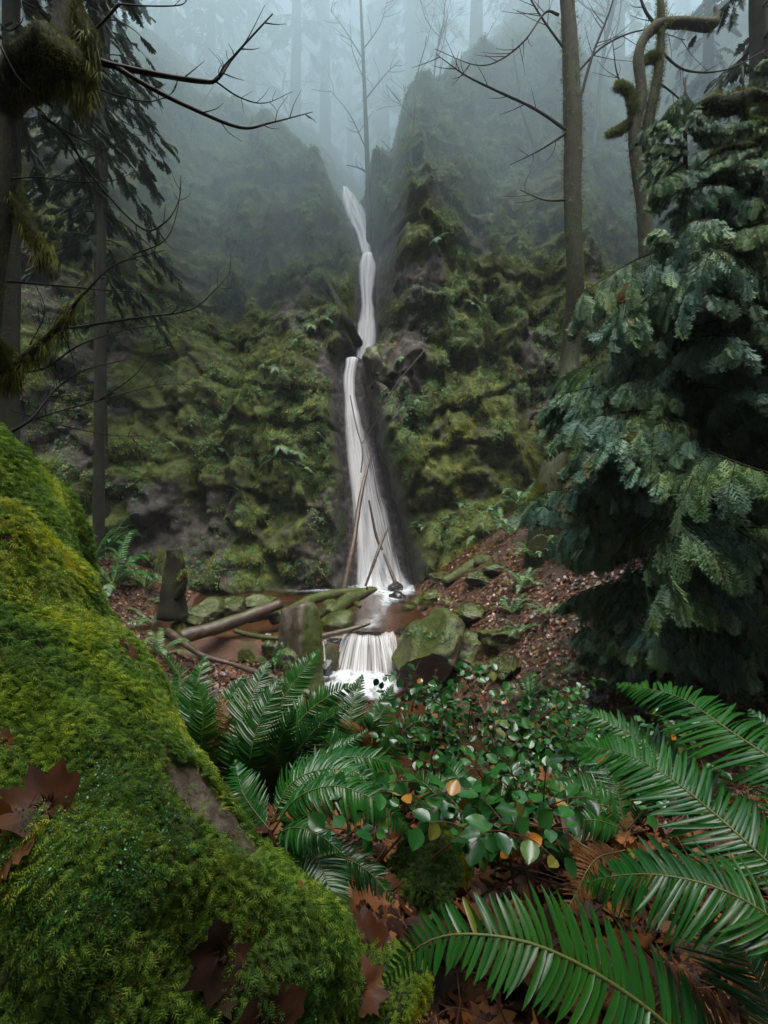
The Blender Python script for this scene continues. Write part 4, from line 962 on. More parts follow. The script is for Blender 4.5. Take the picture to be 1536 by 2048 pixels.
# upright ferns behind the log
fern_thing(P3(500, 1600, 2.5), 'tall upright fern behind the mossy log, its fronds fanned out in front of the gravel', [
 ([(498, 1600, 2.5), (476, 1540, 2.45), (482, 1450, 2.5), (510, 1380, 2.6), (538, 1325, 2.7)], .15, 50, dict(N0=(.0, -.95, .3), droop=.2, lush=.35)),
 ([(505, 1600, 2.5), (520, 1500, 2.45), (565, 1400, 2.5), (615, 1330, 2.6), (640, 1300, 2.7)], .13, 50, dict(N0=(.1, -.95, .3), droop=.2, lush=.5)),
 ([(498, 1600, 2.45), (500, 1520, 2.35), (520, 1440, 2.4), (560, 1360, 2.5)], .14, 48, dict(N0=(-.1, -.95, .25), droop=.25, lush=.3)),
 ([(510, 1600, 2.5), (560, 1500, 2.4), (610, 1430, 2.45), (670, 1385, 2.5), (720, 1370, 2.55)], .12, 44, dict(N0=(.2, -.85, .45), droop=.35, lush=.4)),
 ([(512, 1600, 2.5), (580, 1520, 2.35), (640, 1450, 2.3), (700, 1410, 2.3)], .11, 42, dict(N0=(.3, -.8, .5), droop=.35, lush=.45)),
 ([(490, 1600, 2.5), (455, 1530, 2.5), (445, 1460, 2.55), (460, 1400, 2.7)], .12, 42, dict(N0=(-.2, -.95, .2), droop=.3, lush=.4)),
 ([(505, 1600, 2.5), (545, 1545, 2.4), (560, 1480, 2.3), (590, 1420, 2.3)], .12, 42, dict(N0=(.1, -.95, .25), droop=.2, lush=.25)),
 ([(505, 1605, 2.5), (600, 1560, 2.4), (680, 1500, 2.4), (735, 1460, 2.45)], .10, 38, dict(N0=(.2, -.6, .75), droop=.5, lush=.5)),
 ([(500, 1600, 2.55), (540, 1560, 2.5), (600, 1540, 2.45), (650, 1560, 2.4)], .10, 34, dict(N0=(.1, -.5, .8), droop=.5, mat='fern_dead', lush=.5)),
], 'upright ferns behind the mossy log')
fern_thing(P3(395, 1560, 2.6), 'fern with one yellowing frond standing at the edge of the mossy log', [
 ([(395, 1560, 2.6), (375, 1480, 2.55), (388, 1400, 2.6), (400, 1345, 2.7), (412, 1310, 2.8)], .13, 46, dict(N0=(0, -.95, .3), droop=.2, lush=.4)),
 ([(400, 1560, 2.5), (402, 1490, 2.4), (405, 1420, 2.4), (390, 1360, 2.45)], .11, 40, dict(N0=(0, -.97, .2), droop=.2, lush=.82)),
 ([(390, 1560, 2.6), (350, 1480, 2.6), (335, 1410, 2.7), (318, 1350, 2.8)], .12, 42, dict(N0=(-.2, -.9, .3), droop=.3, lush=.45)),
 ([(395, 1560, 2.6), (430, 1480, 2.6), (455, 1410, 2.7), (490, 1350, 2.8)], .12, 42, dict(N0=(.2, -.9, .3), droop=.3, lush=.35)),
 ([(392, 1560, 2.6), (360, 1500, 2.5), (310, 1450, 2.5), (270, 1440, 2.6)], .11, 38, dict(N0=(-.2, -.7, .6), droop=.4, lush=.4)),
 ([(400, 1560, 2.6), (440, 1530, 2.5), (450, 1450, 2.5), (440, 1390, 2.6)], .10, 36, dict(N0=(.1, -.95, .3), droop=.3, mat='fern_dead', lush=.5)),
 ([(400, 1560, 2.6), (470, 1470, 2.7), (530, 1420, 2.8), (560, 1400, 2.9)], .11, 38, dict(N0=(.2, -.8, .5), droop=.4, lush=.5)),
 ([(400, 1560, 2.6), (350, 1450, 2.8), (360, 1360, 3.0), (330, 1310, 3.1)], .12, 38, dict(N0=(-.1, -.8, .5), droop=.4, lush=.5)),
], 'upright ferns behind the mossy log')
fern_thing(P3(720, 1540, 3.3), 'blue green fern in front of the pool between the tall fern and the leafy shrub', [
 ([(720, 1540, 3.3), (700, 1470, 3.3), (708, 1400, 3.4), (725, 1350, 3.5)], .13, 44, dict(N0=(0, -.95, .3), droop=.2, lush=.3)),
 ([(722, 1540, 3.3), (745, 1470, 3.3), (770, 1410, 3.4), (785, 1370, 3.5)], .12, 42, dict(N0=(.1, -.95, .3), droop=.2, lush=.3)),
 ([(718, 1540, 3.3), (680, 1480, 3.3), (665, 1420, 3.4), (640, 1380, 3.5)], .12, 42, dict(N0=(-.2, -.9, .3), droop=.3, lush=.35)),
 ([(722, 1540, 3.3), (775, 1500, 3.2), (820, 1450, 3.2), (860, 1440, 3.2)], .12, 40, dict(N0=(.2, -.8, .5), droop=.4, lush=.3)),
 ([(718, 1540, 3.3), (690, 1520, 3.2), (640, 1470, 3.2), (600, 1450, 3.2)], .11, 40, dict(N0=(-.2, -.8, .5), droop=.4, lush=.4)),
 ([(722, 1545, 3.3), (725, 1500, 3.1), (745, 1450, 3.0), (750, 1410, 3.1)], .11, 40, dict(N0=(.1, -.95, .3), droop=.2, lush=.25)),
 ([(720, 1550, 3.2), (745, 1500, 3.0), (715, 1460, 2.9), (678, 1440, 2.8)], .07, 36, dict(N0=(0, -.7, .7), droop=.4, mat='fern_dead', lush=.6)),
])
fern_thing(P3(915, 1660, 1.9), 'low fern under the leafy shrub, its fronds pointing left and right', [
 ([(915, 1660, 1.9), (880, 1600, 1.9), (845, 1565, 1.95), (810, 1555, 2.0)], .08, 34, dict(N0=(0, -.8, .5), droop=.4, lush=.4)),
 ([(915, 1660, 1.9), (930, 1590, 2.0), (905, 1540, 2.1), (870, 1520, 2.2)], .08, 34, dict(N0=(0, -.8, .5), droop=.4, lush=.4)),
 ([(915, 1660, 1.9), (960, 1610, 1.95), (1010, 1590, 2.0), (1060, 1600, 2.0)], .08, 32, dict(N0=(0, -.8, .5), droop=.4, lush=.3)),
 ([(1180, 1700, 1.6), (1110, 1660, 1.65), (1040, 1690, 1.6), (1000, 1720, 1.6)], .06, 28, dict(N0=(0, -.7, .7), droop=.4, mat='fern_dead', lush=.6)),
])
fern_thing(P3(1250, 1660, 1.9), 'fine fronded fern behind the broad fronds on the right', [
 ([(1250, 1660, 1.9), (1200, 1600, 1.9), (1140, 1575, 1.95), (1080, 1570, 2.0)], .09, 36, dict(N0=(0, -.7, .6), droop=.4, lush=.6)),
 ([(1250, 1660, 1.9), (1190, 1640, 1.85), (1130, 1650, 1.85), (1085, 1680, 1.85)], .08, 34, dict(N0=(0, -.6, .7), droop=.4, lush=.55)),
 ([(1250, 1660, 1.9), (1230, 1570, 2.0), (1190, 1520, 2.1), (1140, 1500, 2.2)], .09, 36, dict(N0=(0, -.8, .5), droop=.4, lush=.5)),
 ([(1255, 1660, 1.9), (1300, 1600, 1.9), (1320, 1540, 2.0), (1360, 1500, 2.1)], .09, 34, dict(N0=(.2, -.8, .5), droop=.4, lush=.4)),
 ([(1250, 1700, 1.7), (1190, 1720, 1.6), (1150, 1790, 1.5), (1120, 1850, 1.45)], .06, 26, dict(N0=(0, -.7, .6), droop=.4, mat='fern_dead', lush=.7)),
])
# ------------------------------------------------------------------ leathery shrub in the middle
def tmpl_ovate(seed):
    r_ = np.random.default_rng(seed); nn = 7; t = np.linspace(0, 1, nn); w = .41 * np.sin(np.pi * np.clip(t, .03, .995) ** .8) ** .75
    z = -.10 * t ** 2 + .05 * r_.normal(); V = []
    for i in range(nn):
        rip = .025 * math.sin(i * 2.3 + seed)
        V += [(-w[i], t[i], z[i] * 1 + .10 * w[i] / .36 + rip), (-w[i] * .5, t[i], z[i] + .02 * w[i] / .36), (0, t[i], z[i] - .01), (w[i] * .5, t[i], z[i] + .02 * w[i] / .36), (w[i], t[i], z[i] + .05 * w[i] / .36 - rip)]
    return np.array(V), [gridfaces(nn, 5)]
OV = [tmpl_ovate(i) for i in range(4)]
def shrub(base, label, tips, seed, leaf=.043, group=None, nl=8, spread=.12):
    """stems from base to each tip; leaves in two rows along the twigs"""
    r_ = np.random.default_rng(seed); o = empty('salal_shrub', base, label, 'shrub', group)
    st = MB(); P = []; T = []; N = []
    for tp in tips:
        tp = np.array(tp); mid = (base + tp) / 2 + r_.normal(size=3) * (.10, .08, .03) + (0, 0, .12 * np.linalg.norm(tp - base))
        b0 = base + r_.normal(size=3) * (.10, .08, .0)
        C = catmull([b0, mid, tp], 22); V, F = tube(C, [.005, .0018], 5); st.add(V, F)
        subs = [(C[12:], 1.)]
        for k in range(3):
            i = r_.integers(9, 20); q = C[i]; d = r_.normal(size=3) * (1, .8, .5); d[2] = abs(d[2]) * .7; d /= np.linalg.norm(d); l = spread * (1 + .8 * r_.random())
            S = catmull([q, q + d * l * .55 + (0, 0, .02), q + d * l], 9); V, F = tube(S, [.0026, .0012], 4); st.add(V, F); subs.append((S[2:], .9))
        for S, k in subs:
            n = nl + r_.integers(-1, 3); idx = np.linspace(0, len(S) - 1, n); 
            for j, x in enumerate(idx):
                p = S[int(x)]; tan = S[min(int(x) + 1, len(S) - 1)] - S[max(int(x) - 1, 0)]; tan /= np.linalg.norm(tan) + 1e-9
                nn = np.array([0, -.35, 1.]) + .5 * r_.normal(size=3); side = np.cross(tan, nn); side /= np.linalg.norm(side) + 1e-9
                t = side * (1 if j % 2 else -1) + tan * .5 + r_.normal(size=3) * .3 - (0, 0, .15); P.append(p + t * .006); T.append(t); N.append(nn)
    st.build('stems', M['salal_stem'], o, True, base)
    P = np.array(P); f = scat_obj('leaves', OV, P, np.array(N), leaf * (.45 + .85 * r_.random(len(P))), M['salal'], o, base, np.array(T), seed)
    for p_ in f.data.polygons: p_.use_smooth = True
    return o
def tipgrid(x0, x1, y0, y1, Y0, Y1, n, seed):
    r_ = np.random.default_rng(seed); out = []
    for i in range(n):
        px = r_.uniform(x0, x1); py = r_.uniform(y0, y1); out.append(P3(px, py, np.interp(py, [y0, y1], [Y1, Y0]) + r_.uniform(-.1, .1)))
    return out
SGp = 'glossy leaved shrubs in the middle foreground'
shrub(P3(1000, 1640, 2.3), 'broad leafy shrub with glossy oval leaves in the centre foreground', tipgrid(900, 1100, 1390, 1560, 2.1, 2.9, 12, 1) + [P3(905, 1320, 2.7), P3(965, 1345, 2.7)], 1, group=SGp)
shrub(P3(1110, 1620, 2.4), 'leafy shrub right of centre reaching toward the cedar', tipgrid(1040, 1230, 1380, 1540, 2.2, 3.0, 12, 2), 2, group=SGp)
shrub(P3(880, 1600, 2.6), 'leafy shrub left of the broad one, its top leaves in front of the lower stream', tipgrid(775, 930, 1385, 1560, 2.3, 3.0, 11, 3) + [P3(835, 1330, 2.8), P3(870, 1345, 2.8)], 3, group=SGp)
shrub(P3(1010, 1760, 1.75), 'shrub stems with large rounded leaves lowest in the centre', tipgrid(940, 1150, 1570, 1700, 1.5, 1.8, 10, 4), 4, leaf=.062, group=SGp, nl=5)
shrub(P3(760, 1680, 1.9), 'few glossy leaved twigs over the arching fern', tipgrid(715, 800, 1560, 1640, 1.7, 1.9, 4, 5), 5, leaf=.055, group=SGp, nl=4)
shrub(P3(1330, 1640, 1.9), 'small glossy leaved shrub between the fern fronds on the right', tipgrid(1250, 1420, 1440, 1560, 1.9, 2.3, 7, 6), 6, group=SGp, nl=5)
shrub(P3(1180, 1560, 3.0), 'thin leafy shrub behind the others on the dark right slope', tipgrid(1100, 1260, 1330, 1450, 2.9, 3.5, 9, 7), 7, group=SGp, nl=6)
# moss clumps and stones near the middle bottom
for i, (px, py, Y, r, lb) in enumerate([(850, 1740, 1.75, .13, 'mossy lump on the ground under the centre shrub'), (905, 1700, 1.9, .12, 'smaller mossy lump beside the low fern'), (760, 1990, 1.25, .12, 'dark green moss cushion at the bottom centre'), (660, 1990, 1.2, .13, 'moss cushion against the end of the log')]):
    o = rock(P3(px, py, Y), (r, r, r * .8), i, 80 + i, lb, 'moss cushions on the near ground', 'moss_bark', 0, sub=4, name='moss_cushion', cat='moss')
    mossfuzz(o, 2500, .018, None, -.5, i, 'moss', [tmpl_sprig(4)])
# nearest big leaves on the ground at the bottom
for i, (px, py, Y, sz, rz, rb, lb) in enumerate([
  (720, 1870, 1.35, .11, .4, .25, 'wet brown leaf beside the end of the log'), (800, 1850, 1.4, .11, 2.2, .15, 'dark flat leaf left of the broad frond'),
  (740, 1930, 1.25, .10, 1.2, .35, 'reddish brown leaf just right of the log end'), 
  (700, 1980, 1.15, .08, 4.4, .45, 'lighter brown leaf by the moss cushion'), 
  (650, 1655, 1.95, .08, 1.0, .8, 'pale pinkish leaf under the arching fern'), (830, 1620, 2.0, .08, .2, .7, 'upright orange brown leaf right of the arching fern'),
  (1000, 1700, 1.8, .09, 2.2, .5, 'brown leaf below the centre shrub'), (1110, 1560, 2.1, .09, .6, .75, 'orange brown leaf behind the lower shrub leaves')]):
    p = P3(px, py, Y); leafobj(p, (.3 * math.sin(i * 2.2), -.15 + .25 * math.cos(i), .85), sz, rz, 40 + i, lb, 'wet brown leaves on the near ground', rbase=rb)
# ------------------------------------------------------------------ trees
def needle_tmpl(n=9, w=.34, seed=0):
    r_ = np.random.default_rng(seed); V = []; F = []
    for i in range(n):
        t = (i + .5) / n; y = t; z = -.22 * t ** 2; l = w * math.sin(math.pi * min(1, t * .75 + .22)) * (1 + .2 * r_.normal())
        for s in (-1, 1):
            k = len(V); V += [(0, y - .035, z), (0, y + .035, z), (s * l * .55, y + l * .55 + .03, z - .04), (s * l, y + l * .7, z - .14)]
            F.append([k, k+1, k+2]); F.append([k, k+2, k+3])
    k = len(V); V += [(-.012, 0, 0), (.012, 0, 0), (0, 1.1, -.26)]; F.append([k, k+1, k+2])
    return np.array(V, float), [np.array(F)]
NT = [needle_tmpl(13, .24, i) for i in range(3)]
def conifer_data(h, r, seed, z0=.3, spread=3.2, nb=80, droop=.5, dens=15, size=.8):
    r_ = np.random.default_rng(seed); tr = MB()
    bend = np.array([(0, 0, -1.5), (.1 * r_.normal(), .1 * r_.normal(), h * .4), (.2 * r_.normal(), .2 * r_.normal(), h)])
    C = catmull(bend, 30); V, F = tube(C, [r * 1.25, r, r * .75, r * .12], 10, .12, 1.5, seed); tr.add(V, F)
    P = []; T = []; N = []
    for i in range(nb):
        f = z0 + (1 - z0) * (i + r_.random()) / nb; b0 = C[int(f * 29)]; a = r_.uniform(0, 6.283); l = spread * (1 - ((f - z0) / (1 - z0)) ** 1.2 * .9) * (.6 + .5 * r_.random())
        d = np.array([math.cos(a), math.sin(a), 0]); t = np.linspace(0, 1, 9)[:, None]
        B = b0 + d * l * t + np.array([0, 0, 1.]) * (l * (.12 * t - droop * t ** 1.8))
        V, F = tube(B, [.045 * r / .3, .008], 4); tr.add(V, F)
        m_ = max(5, int(dens * l / spread)); u = r_.uniform(.22, 1, m_)
        p = np.stack([np.interp(u, t[:, 0], B[:, k]) for k in range(3)], -1)
        side = np.cross(d, [0, 0, 1.]) * np.where(r_.random(m_) < .5, 1, -1)[:, None]
        tt = d * .7 + side * r_.uniform(.1, 1, m_)[:, None] - np.array([0, 0, .45 + .3 * r_.random()])
        P.append(p); T.append(tt); N.append(np.tile([0, 0, 1.], (m_, 1)) + .3 * r_.normal(size=(m_, 3)))
    t_o = tr.build('trunk', M['dark_bark'], None, True); P = np.concatenate(P); T = np.concatenate(T); N = np.concatenate(N)
    c_o = scat_obj('crown', NT, P, N, size * (.6 + .7 * r_.random(len(P))), M['conifer'], T=T, seed=seed)
    a, b_ = t_o.data, c_o.data; bpy.data.objects.remove(t_o); bpy.data.objects.remove(c_o); return a, b_
def plant_tree(name, data, loc, rz, s, label, cat='tree', group=None, names=('trunk', 'crown')):
    o = empty(name, loc, label, cat, group); o.rotation_euler = (0, 0, rz); o.scale = (s, s, s)
    for nm, me in zip(names, data):
        c = bpy.data.objects.new(nm, me); col.objects.link(c); c.parent = o
    return o
SHADE_CON = conifer_data(34, .45, 19, .24, 5.5, 190, .45, 34, 1.2)  # extra dense crown, shaped to block light over the foreground
CON = [conifer_data(34, .42, 11, .30, 4.2), conifer_data(30, .36, 12, .25, 3.6, 90), conifer_data(38, .5, 13, .38, 4.4, 80)]
def bare_data(h, r, seed, depth=4, mossy=False, lean=.15, spread=.8, mat='grey_bark'):
    r_ = np.random.default_rng(seed); tr = MB(); tw = MB()
    def grow(p, d, l, rad, k):
        n = 7; q = [p]; dd = d.copy()
        for i in range(n):
            dd = dd + r_.normal(size=3) * .13 + np.array([0, 0, .05]); dd /= np.linalg.norm(dd); q.append(q[-1] + dd * l / n)
        q = np.array(q); V, F = tube(q, [rad, rad * .6], 7 if k > 2 else 4, .1, 3, seed); (tr if k >= depth - 0 else tw).add(V, F)
        if k == 0: return
        m_ = r_.integers(3, 6)
        for j in range(m_):
            t = r_.uniform(.3, 1); b0 = q[int(t * n)]; nd = dd + r_.normal(size=3) * spread; nd[2] = nd[2] * .6 + .25; nd /= np.linalg.norm(nd)
            grow(b0, nd, l * r_.uniform(.45, .7), rad * .45 * (1.2 - t * .4), k - 1)
    grow(np.array([0, 0, -.6]), np.array([lean * r_.normal(), lean * r_.normal(), 1.]), h, r, depth)
    a = tr.build('trunk', M['moss_bark'] if mossy else M[mat], None, True); b_ = tw.build('branches', M[mat], None, True)
    x, y = a.data, b_.data; bpy.data.objects.remove(a); bpy.data.objects.remove(b_); return x, y
BARE = [bare_data(9, .14, 21), bare_data(7, .10, 22, 4, True), bare_data(8, .12, 23)]
BUSH = [bare_data(1.6, .025, 31, 3, False, .5, 1.1), bare_data(1.4, .02, 32, 3, False, .6, 1.2)]
def slope_at(px, py):
    """point of the wall or plateau seen at a photo position"""
    p = oncliff(px, py); return p
def plateau(X, Y):
    """height of the wooded slope above the rim"""
    XX, YY, ZZ = CG; j = int(np.argmin(np.abs(XX[0] - X))); y = YY[:, j]; i0 = int(np.argmax(ZZ[:, j] > float(ridge(X)) + .5)); 
    i = i0 + int(np.argmax(y[i0:] >= Y)) if (y[i0:] >= Y).any() else len(y) - 1
    return float(ZZ[i, j])
FG = 'tall conifers in the mist above the gorge'
rt = np.random.default_rng(5)
names_ = {}
spots = [(590, 41, 0), (650, 46, 2), (420, 40, 1), (335, 38, 0), (480, 52, 2), (545, 58, 1), (375, 48, 1), (700, 60, 0), (770, 50, 1), (830, 44, 2), (890, 52, 0), (280, 44, 2), (500, 44, 0), (620, 62, 2), (750, 68, 1)]
desc = ['two slim grey conifer trunks', '']
LBL = {590: 'tall thick conifer trunk fading into the mist above the notch, left of the sky gaps', 650: 'conifer trunk just right of the sky gaps in the mist', 420: 'misty conifer standing on the left rim behind the bare branch tips', 335: 'dim conifer behind the left rim beside the drooping hemlock boughs'}
for px, Y, k in spots:
    X = (px - 768) / 1000. * Y; z = plateau(X, Y)
    plant_tree('conifer_tree', CON[k], (X, Y, z), px * .7, 1 + .1 * rt.normal(), LBL.get(px, 'hazy grey conifer standing in the thick mist beyond the rim'), group=FG if px not in LBL else 'conifers on the gorge rim')
for i in range(42):
    for _ in range(30):
        Y = rt.uniform(40, 82); px = rt.uniform(-150, 1700); X = (px - 768) / 1000. * Y
        if abs(X) < 43 and not (585 < px < 745): break
    plant_tree('conifer_tree', CON[i % 3], (X, Y, plateau(X, Y)), i * 1.3, 1 + .15 * rt.normal(), 'hazy grey conifer standing in the thick mist beyond the rim', group=FG)
DG = 'dark conifers among the right hand trees'
for px, Y, k, s, lb in [(1517, 17, 0, .8, 'dark conifer trunk at the right edge behind the mossy stub branch'), (1412, 24, 1, .85, 'dim conifer trunk between the twisted tree and the right edge'), (1600, 22, 2, .9, ''), (1700, 28, 0, .9, ''), (1240, 34, 1, .8, 'grey conifer trunk up the misty right slope behind the twisted tree'), (1040, 38, 0, .8, 'grey conifer trunk up the misty slope left of the straight mossy trunk'), (950, 36, 2, .8, 'conifer at the head of the right slope above the pillar of rock')]:
    X = (px - 768) / 1000. * Y; z = plateau(X, Y) if Y > 30 else float(ground(X, Y))
    if Y <= 30:
        zc = [zz for zz in np.linspace(-3, 24, 200) if cliffY(X, zz, False) < Y + .5]; z = max([z] + zc[-1:])
    if lb: plant_tree('conifer_tree', CON[k], (X, Y, z), px, s, lb, group=DG)
# slim left conifers in front of the wall
LC = [conifer_data(27, .16, 14, .62, 2.4, 50, .75, 14, .65), conifer_data(30, .24, 15, .5, 3.6, 100, .75, 34, .5)]
for px, Y, k, s, lb in [(196, 16.5, 0, 1, 'slim straight conifer trunk on the left bank in front of the wall'), (8, 11.5, 1, .9, 'conifer trunk at the far left edge'), (208, 19.5, 1, .95, 'conifer with long drooping boughs against the upper left wall')]:
    X = (px - 768) / 1000. * Y; plant_tree('conifer_tree', LC[k], (X, Y, float(ground(X, Y)) - .0), px * .33, s, lb, group='conifers in front of the left wall')
# bare bushes on the misty right slope and on the rims
BG = 'bare grey bushes on the misty slopes'
for i in range(70):
    px = rt.uniform(780, 1500) if i < 55 else rt.uniform(300, 640); py = rt.uniform(90, 300) if px > 780 else rt.uniform(130, 260)
    p = oncliff(px, py)
    if p is None or p[1] > 55 or p[1] < 18: continue
    plant_tree('bare_bush', BUSH[i % 2], p, i, 1.3 + .7 * rt.random(), 'bare twiggy grey bush on the misty slope above the gorge wall', 'bush', BG, ('stem', 'branches'))
for i, (px, py, k, s, lb) in enumerate([(1085, 330, 1, 1.0, 'mossy bare tree on the slope left of the straight mossy trunk'), (1180, 300, 2, 1.0, 'bare tree on the misty slope right of the straight mossy trunk'), (1035, 300, 1, .7, 'small crooked bare tree on the misty right slope'), (660, 290, 2, .8, 'bare tree in the mist by the sky gaps'), (600, 270, 0, .7, 'faint bare tree in the mist left of the sky gaps'), (860, 200, 2, .5, 'bare tree on top of the rock pillar')]):
    p = oncliff(px, py)
    if p is None: continue
    plant_tree('bare_tree', BARE[k], p, i * 1.7, s, lb, group='bare trees on the gorge rim', names=('trunk', 'branches'))
# hanging moss helper
HT = [tmpl_tuft(8, 61, 1.4), tmpl_tuft(7, 62, 1.8)]
def limb_tree(name, label, cat, trunks, twigs, base, mossn=0, group=None, mfs=.05, hang=0, seed=0, tmat='moss_bark'):
    o = empty(name, base, label, cat, group); base = np.asarray(base)
    for nm, pts, rad, rough in trunks:
        world = any(isinstance(p, np.ndarray) for p in pts); C = catmull([np.array(p[:3]) if world else P3(*p) for p in pts], 46); V, F = tube(C, rad, 16, rough, 4, seed + len(pts))
        t = mesh(nm, V - base, F, M[tmat], o, True, np.full(len(V), .5))
        if mossn: mossfuzz(t, int(mossn), mfs, t, -.75, seed, 'moss_dark', None, cut=-.35)
        if hang:
            r_ = np.random.default_rng(seed + 5); k = int(hang); i = r_.integers(4, 44, k); p = C[i] - base - np.array([0, 0, 1.]) * np.interp(i / 45, np.linspace(0, 1, len(rad)), rad)[:, None] * .8
            f = scat_obj('hanging_moss', HT, p + .03 * r_.normal(size=p.shape), r_.normal(size=(k, 3)) * (1, 1, .1), .055 * (.4 + 1.2 * r_.random(k)), M['moss_dark'], t, T=np.tile([0, 0, -1.], (k, 1)) + .15 * r_.normal(size=(k, 3)), seed=seed); tag(f, kind='stuff')
    if twigs:
        mb = MB()
        for pts, rad in twigs:
            V, F = tube(catmull([P3(*p) for p in pts], 26), rad, 6, .15, 12); mb.add(V, F)
        mb.build('branches', M['twig'], o, True, base)
    return o
def fork(r_, pts, rad, n, l0):
    """main twig plus side twiglets"""
    out = [(pts, rad)]; C = catmull(pts, 30)
    for k in range(n):
        i = r_.integers(6, 29); p = C[i]; d = (C[i] - C[i-3])[:2]; d = d / (np.linalg.norm(d) + 1e-9); s = r_.choice([-1, 1]); a = s * r_.uniform(.5, 1.2)
        e = np.array([d[0] * math.cos(a) - d[1] * math.sin(a), d[0] * math.sin(a) + d[1] * math.cos(a)]); l = l0 * r_.uniform(.4, 1.2)
        y = p[2] + r_.normal() * .1
        q = [(p[0], p[1], p[2]), (p[0] + e[0] * l * .5, p[1] + e[1] * l * .5, (p[2] + y) / 2), (p[0] + e[0] * l + r_.normal() * 6, p[1] + e[1] * l - 4, y)]
        out.append((q, [max(rad) * .15 + .0004 * p[2], .0003 * p[2]]))
    return out
rf = np.random.default_rng(12)
tw = []
for pts, rad, n, l in [
 ([(190, 122, 4), (235, 133, 4.0), (320, 150, 4.1), (405, 163, 4.2), (435, 158, 4.2), (470, 110, 4.3), (545, 28, 4.4)], [.028, .018, .006], 7, 45),
 ([(232, 134, 4), (300, 175, 4), (380, 215, 4.1), (480, 255, 4.2), (540, 246, 4.3), (625, 224, 4.4)], [.02, .014, .003], 9, 50),
 ([(430, 162, 4.2), (480, 195, 4.3), (530, 206, 4.4), (585, 183, 4.5)], [.008, .002], 5, 35),
 ([(435, 158, 4.2), (450, 130, 4.2), (490, 85, 4.2), (530, 10, 4.3)], [.009, .002], 4, 40),
 ([(180, 172, 4), (240, 192, 4), (300, 203, 4.1), (345, 185, 4.1), (358, 150, 4.2)], [.007, .002], 4, 30),
 ([(85, 232, 3.9), (135, 272, 3.9), (180, 348, 4), (280, 455, 4.1), (330, 445, 4.1), (358, 400, 4.2), (362, 350, 4.2)], [.012, .008, .002], 7, 40),
 ([(85, 235, 3.9), (160, 278, 4), (210, 298, 4), (270, 265, 4.1)], [.008, .002], 3, 35),
 ([(165, 160, 4), (205, 205, 4), (250, 245, 4), (290, 262, 4.1)], [.006, .002], 4, 40),
 ([(238, 8, 4), (200, 50, 4), (160, 85, 4)], [.012, .012], 2, 60),
 ([(238, 8, 4), (300, 12, 4.1), (360, 10, 4.2), (378, -5, 4.3)], [.007, .003], 3, 40),
 ([(22, 358, 3.9), (80, 355, 3.9), (160, 365, 4), (230, 360, 4), (265, 345, 4.1)], [.006, .002], 3, 25),
 ([(-10, 40, 3.8), (20, 60, 3.9), (45, 40, 3.9), (42, 0, 4)], [.006, .003], 2, 40),
 ([(0, 90, 3.8), (40, 160, 3.8), (100, 210, 3.9)], [.01, .004], 2, 40),
 ([(265, 510, 4.1), (330, 480, 4.1), (355, 420, 4.2), (362, 350, 4.3)], [.006, .002], 3, 40),
]: tw += fork(rf, pts, rad, n, l)
limb_tree('mossy_tree', 'crooked mossy tree at the top left with a thick moss burl and bare dark branches', 'tree', [
 ('trunk', [(-3.35, 3.4, -1.9), (-3.3, 3.6, -.3), (-3.15, 3.8, 1.2), P3(0, 330, 3.95), P3(-5, 230, 4), P3(30, 165, 4.0), P3(110, 130, 4.0), P3(132, 60, 4), P3(130, -60, 4.05), P3(122, -300, 4.2)], [.2, .18, .16, .12, .13, .16, .16, .11, .10, .09], .25),
 ('burl', [(25, 165, 4), (60, 135, 3.95), (110, 125, 3.95), (150, 140, 3.9), (165, 175, 3.9)], [.07, .17, .20, .15, .04], .5),
 ('limb', [(150, -20, 4.1), (152, 20, 4), (165, 45, 3.95), (182, 85, 3.9), (178, 130, 3.9), (165, 185, 3.9), (160, 205, 3.9)], [.035, .04, .05, .055, .05, .045, .015], .35),
 ('limb', [(-40, 300, 4.2), (0, 330, 4.1), (20, 375, 4), (45, 430, 3.95), (80, 490, 3.9), (100, 520, 3.9)], [.09, .08, .055, .05, .03, .01], .35),
 ], tw, (-3.35, 3.4, -1.9), 6000, None, .022, 200, 3)
tw = []
for pts, rad, n, l in [
 ([(-20, 560, 4.2), (100, 570, 4.3), (210, 580, 4.4), (310, 585, 4.6)], [.01, .003], 4, 30),
 ([(165, 590, 4), (230, 530, 4.1), (330, 500, 4.2)], [.01, .003], 4, 40),
 ([(110, 660, 4), (180, 650, 4.2), (280, 635, 4.3), (380, 620, 4.5), (430, 580, 4.6), (465, 540, 4.7)], [.013, .008, .002], 7, 45),
 ([(-10, 740, 4), (80, 740, 4.1), (160, 690, 4.2), (250, 660, 4.4), (330, 650, 4.5)], [.01, .003], 5, 50),
 ([(0, 875, 3.6), (60, 840, 3.7), (110, 780, 3.9), (170, 740, 4), (250, 720, 4.2)], [.014, .004], 6, 60),
 ([(0, 870, 3.6), (80, 835, 3.8), (200, 800, 4), (320, 770, 4.3), (390, 770, 4.4)], [.008, .002], 6, 50),
 ([(20, 820, 3.8), (120, 850, 4), (220, 870, 4.2), (290, 872, 4.4)], [.006, .002], 3, 40),
 ([(120, 660, 4), (140, 700, 4), (150, 740, 4)], [.006, .002], 2, 30),
 ([(60, 690, 4), (90, 620, 4.1), (60, 550, 4.2)], [.006, .002], 3, 50),
 ([(200, 800, 4), (270, 750, 4.1), (310, 700, 4.2), (345, 690, 4.3)], [.005, .002], 3, 40),
]: tw += fork(rf, pts, rad, n + 3, l)
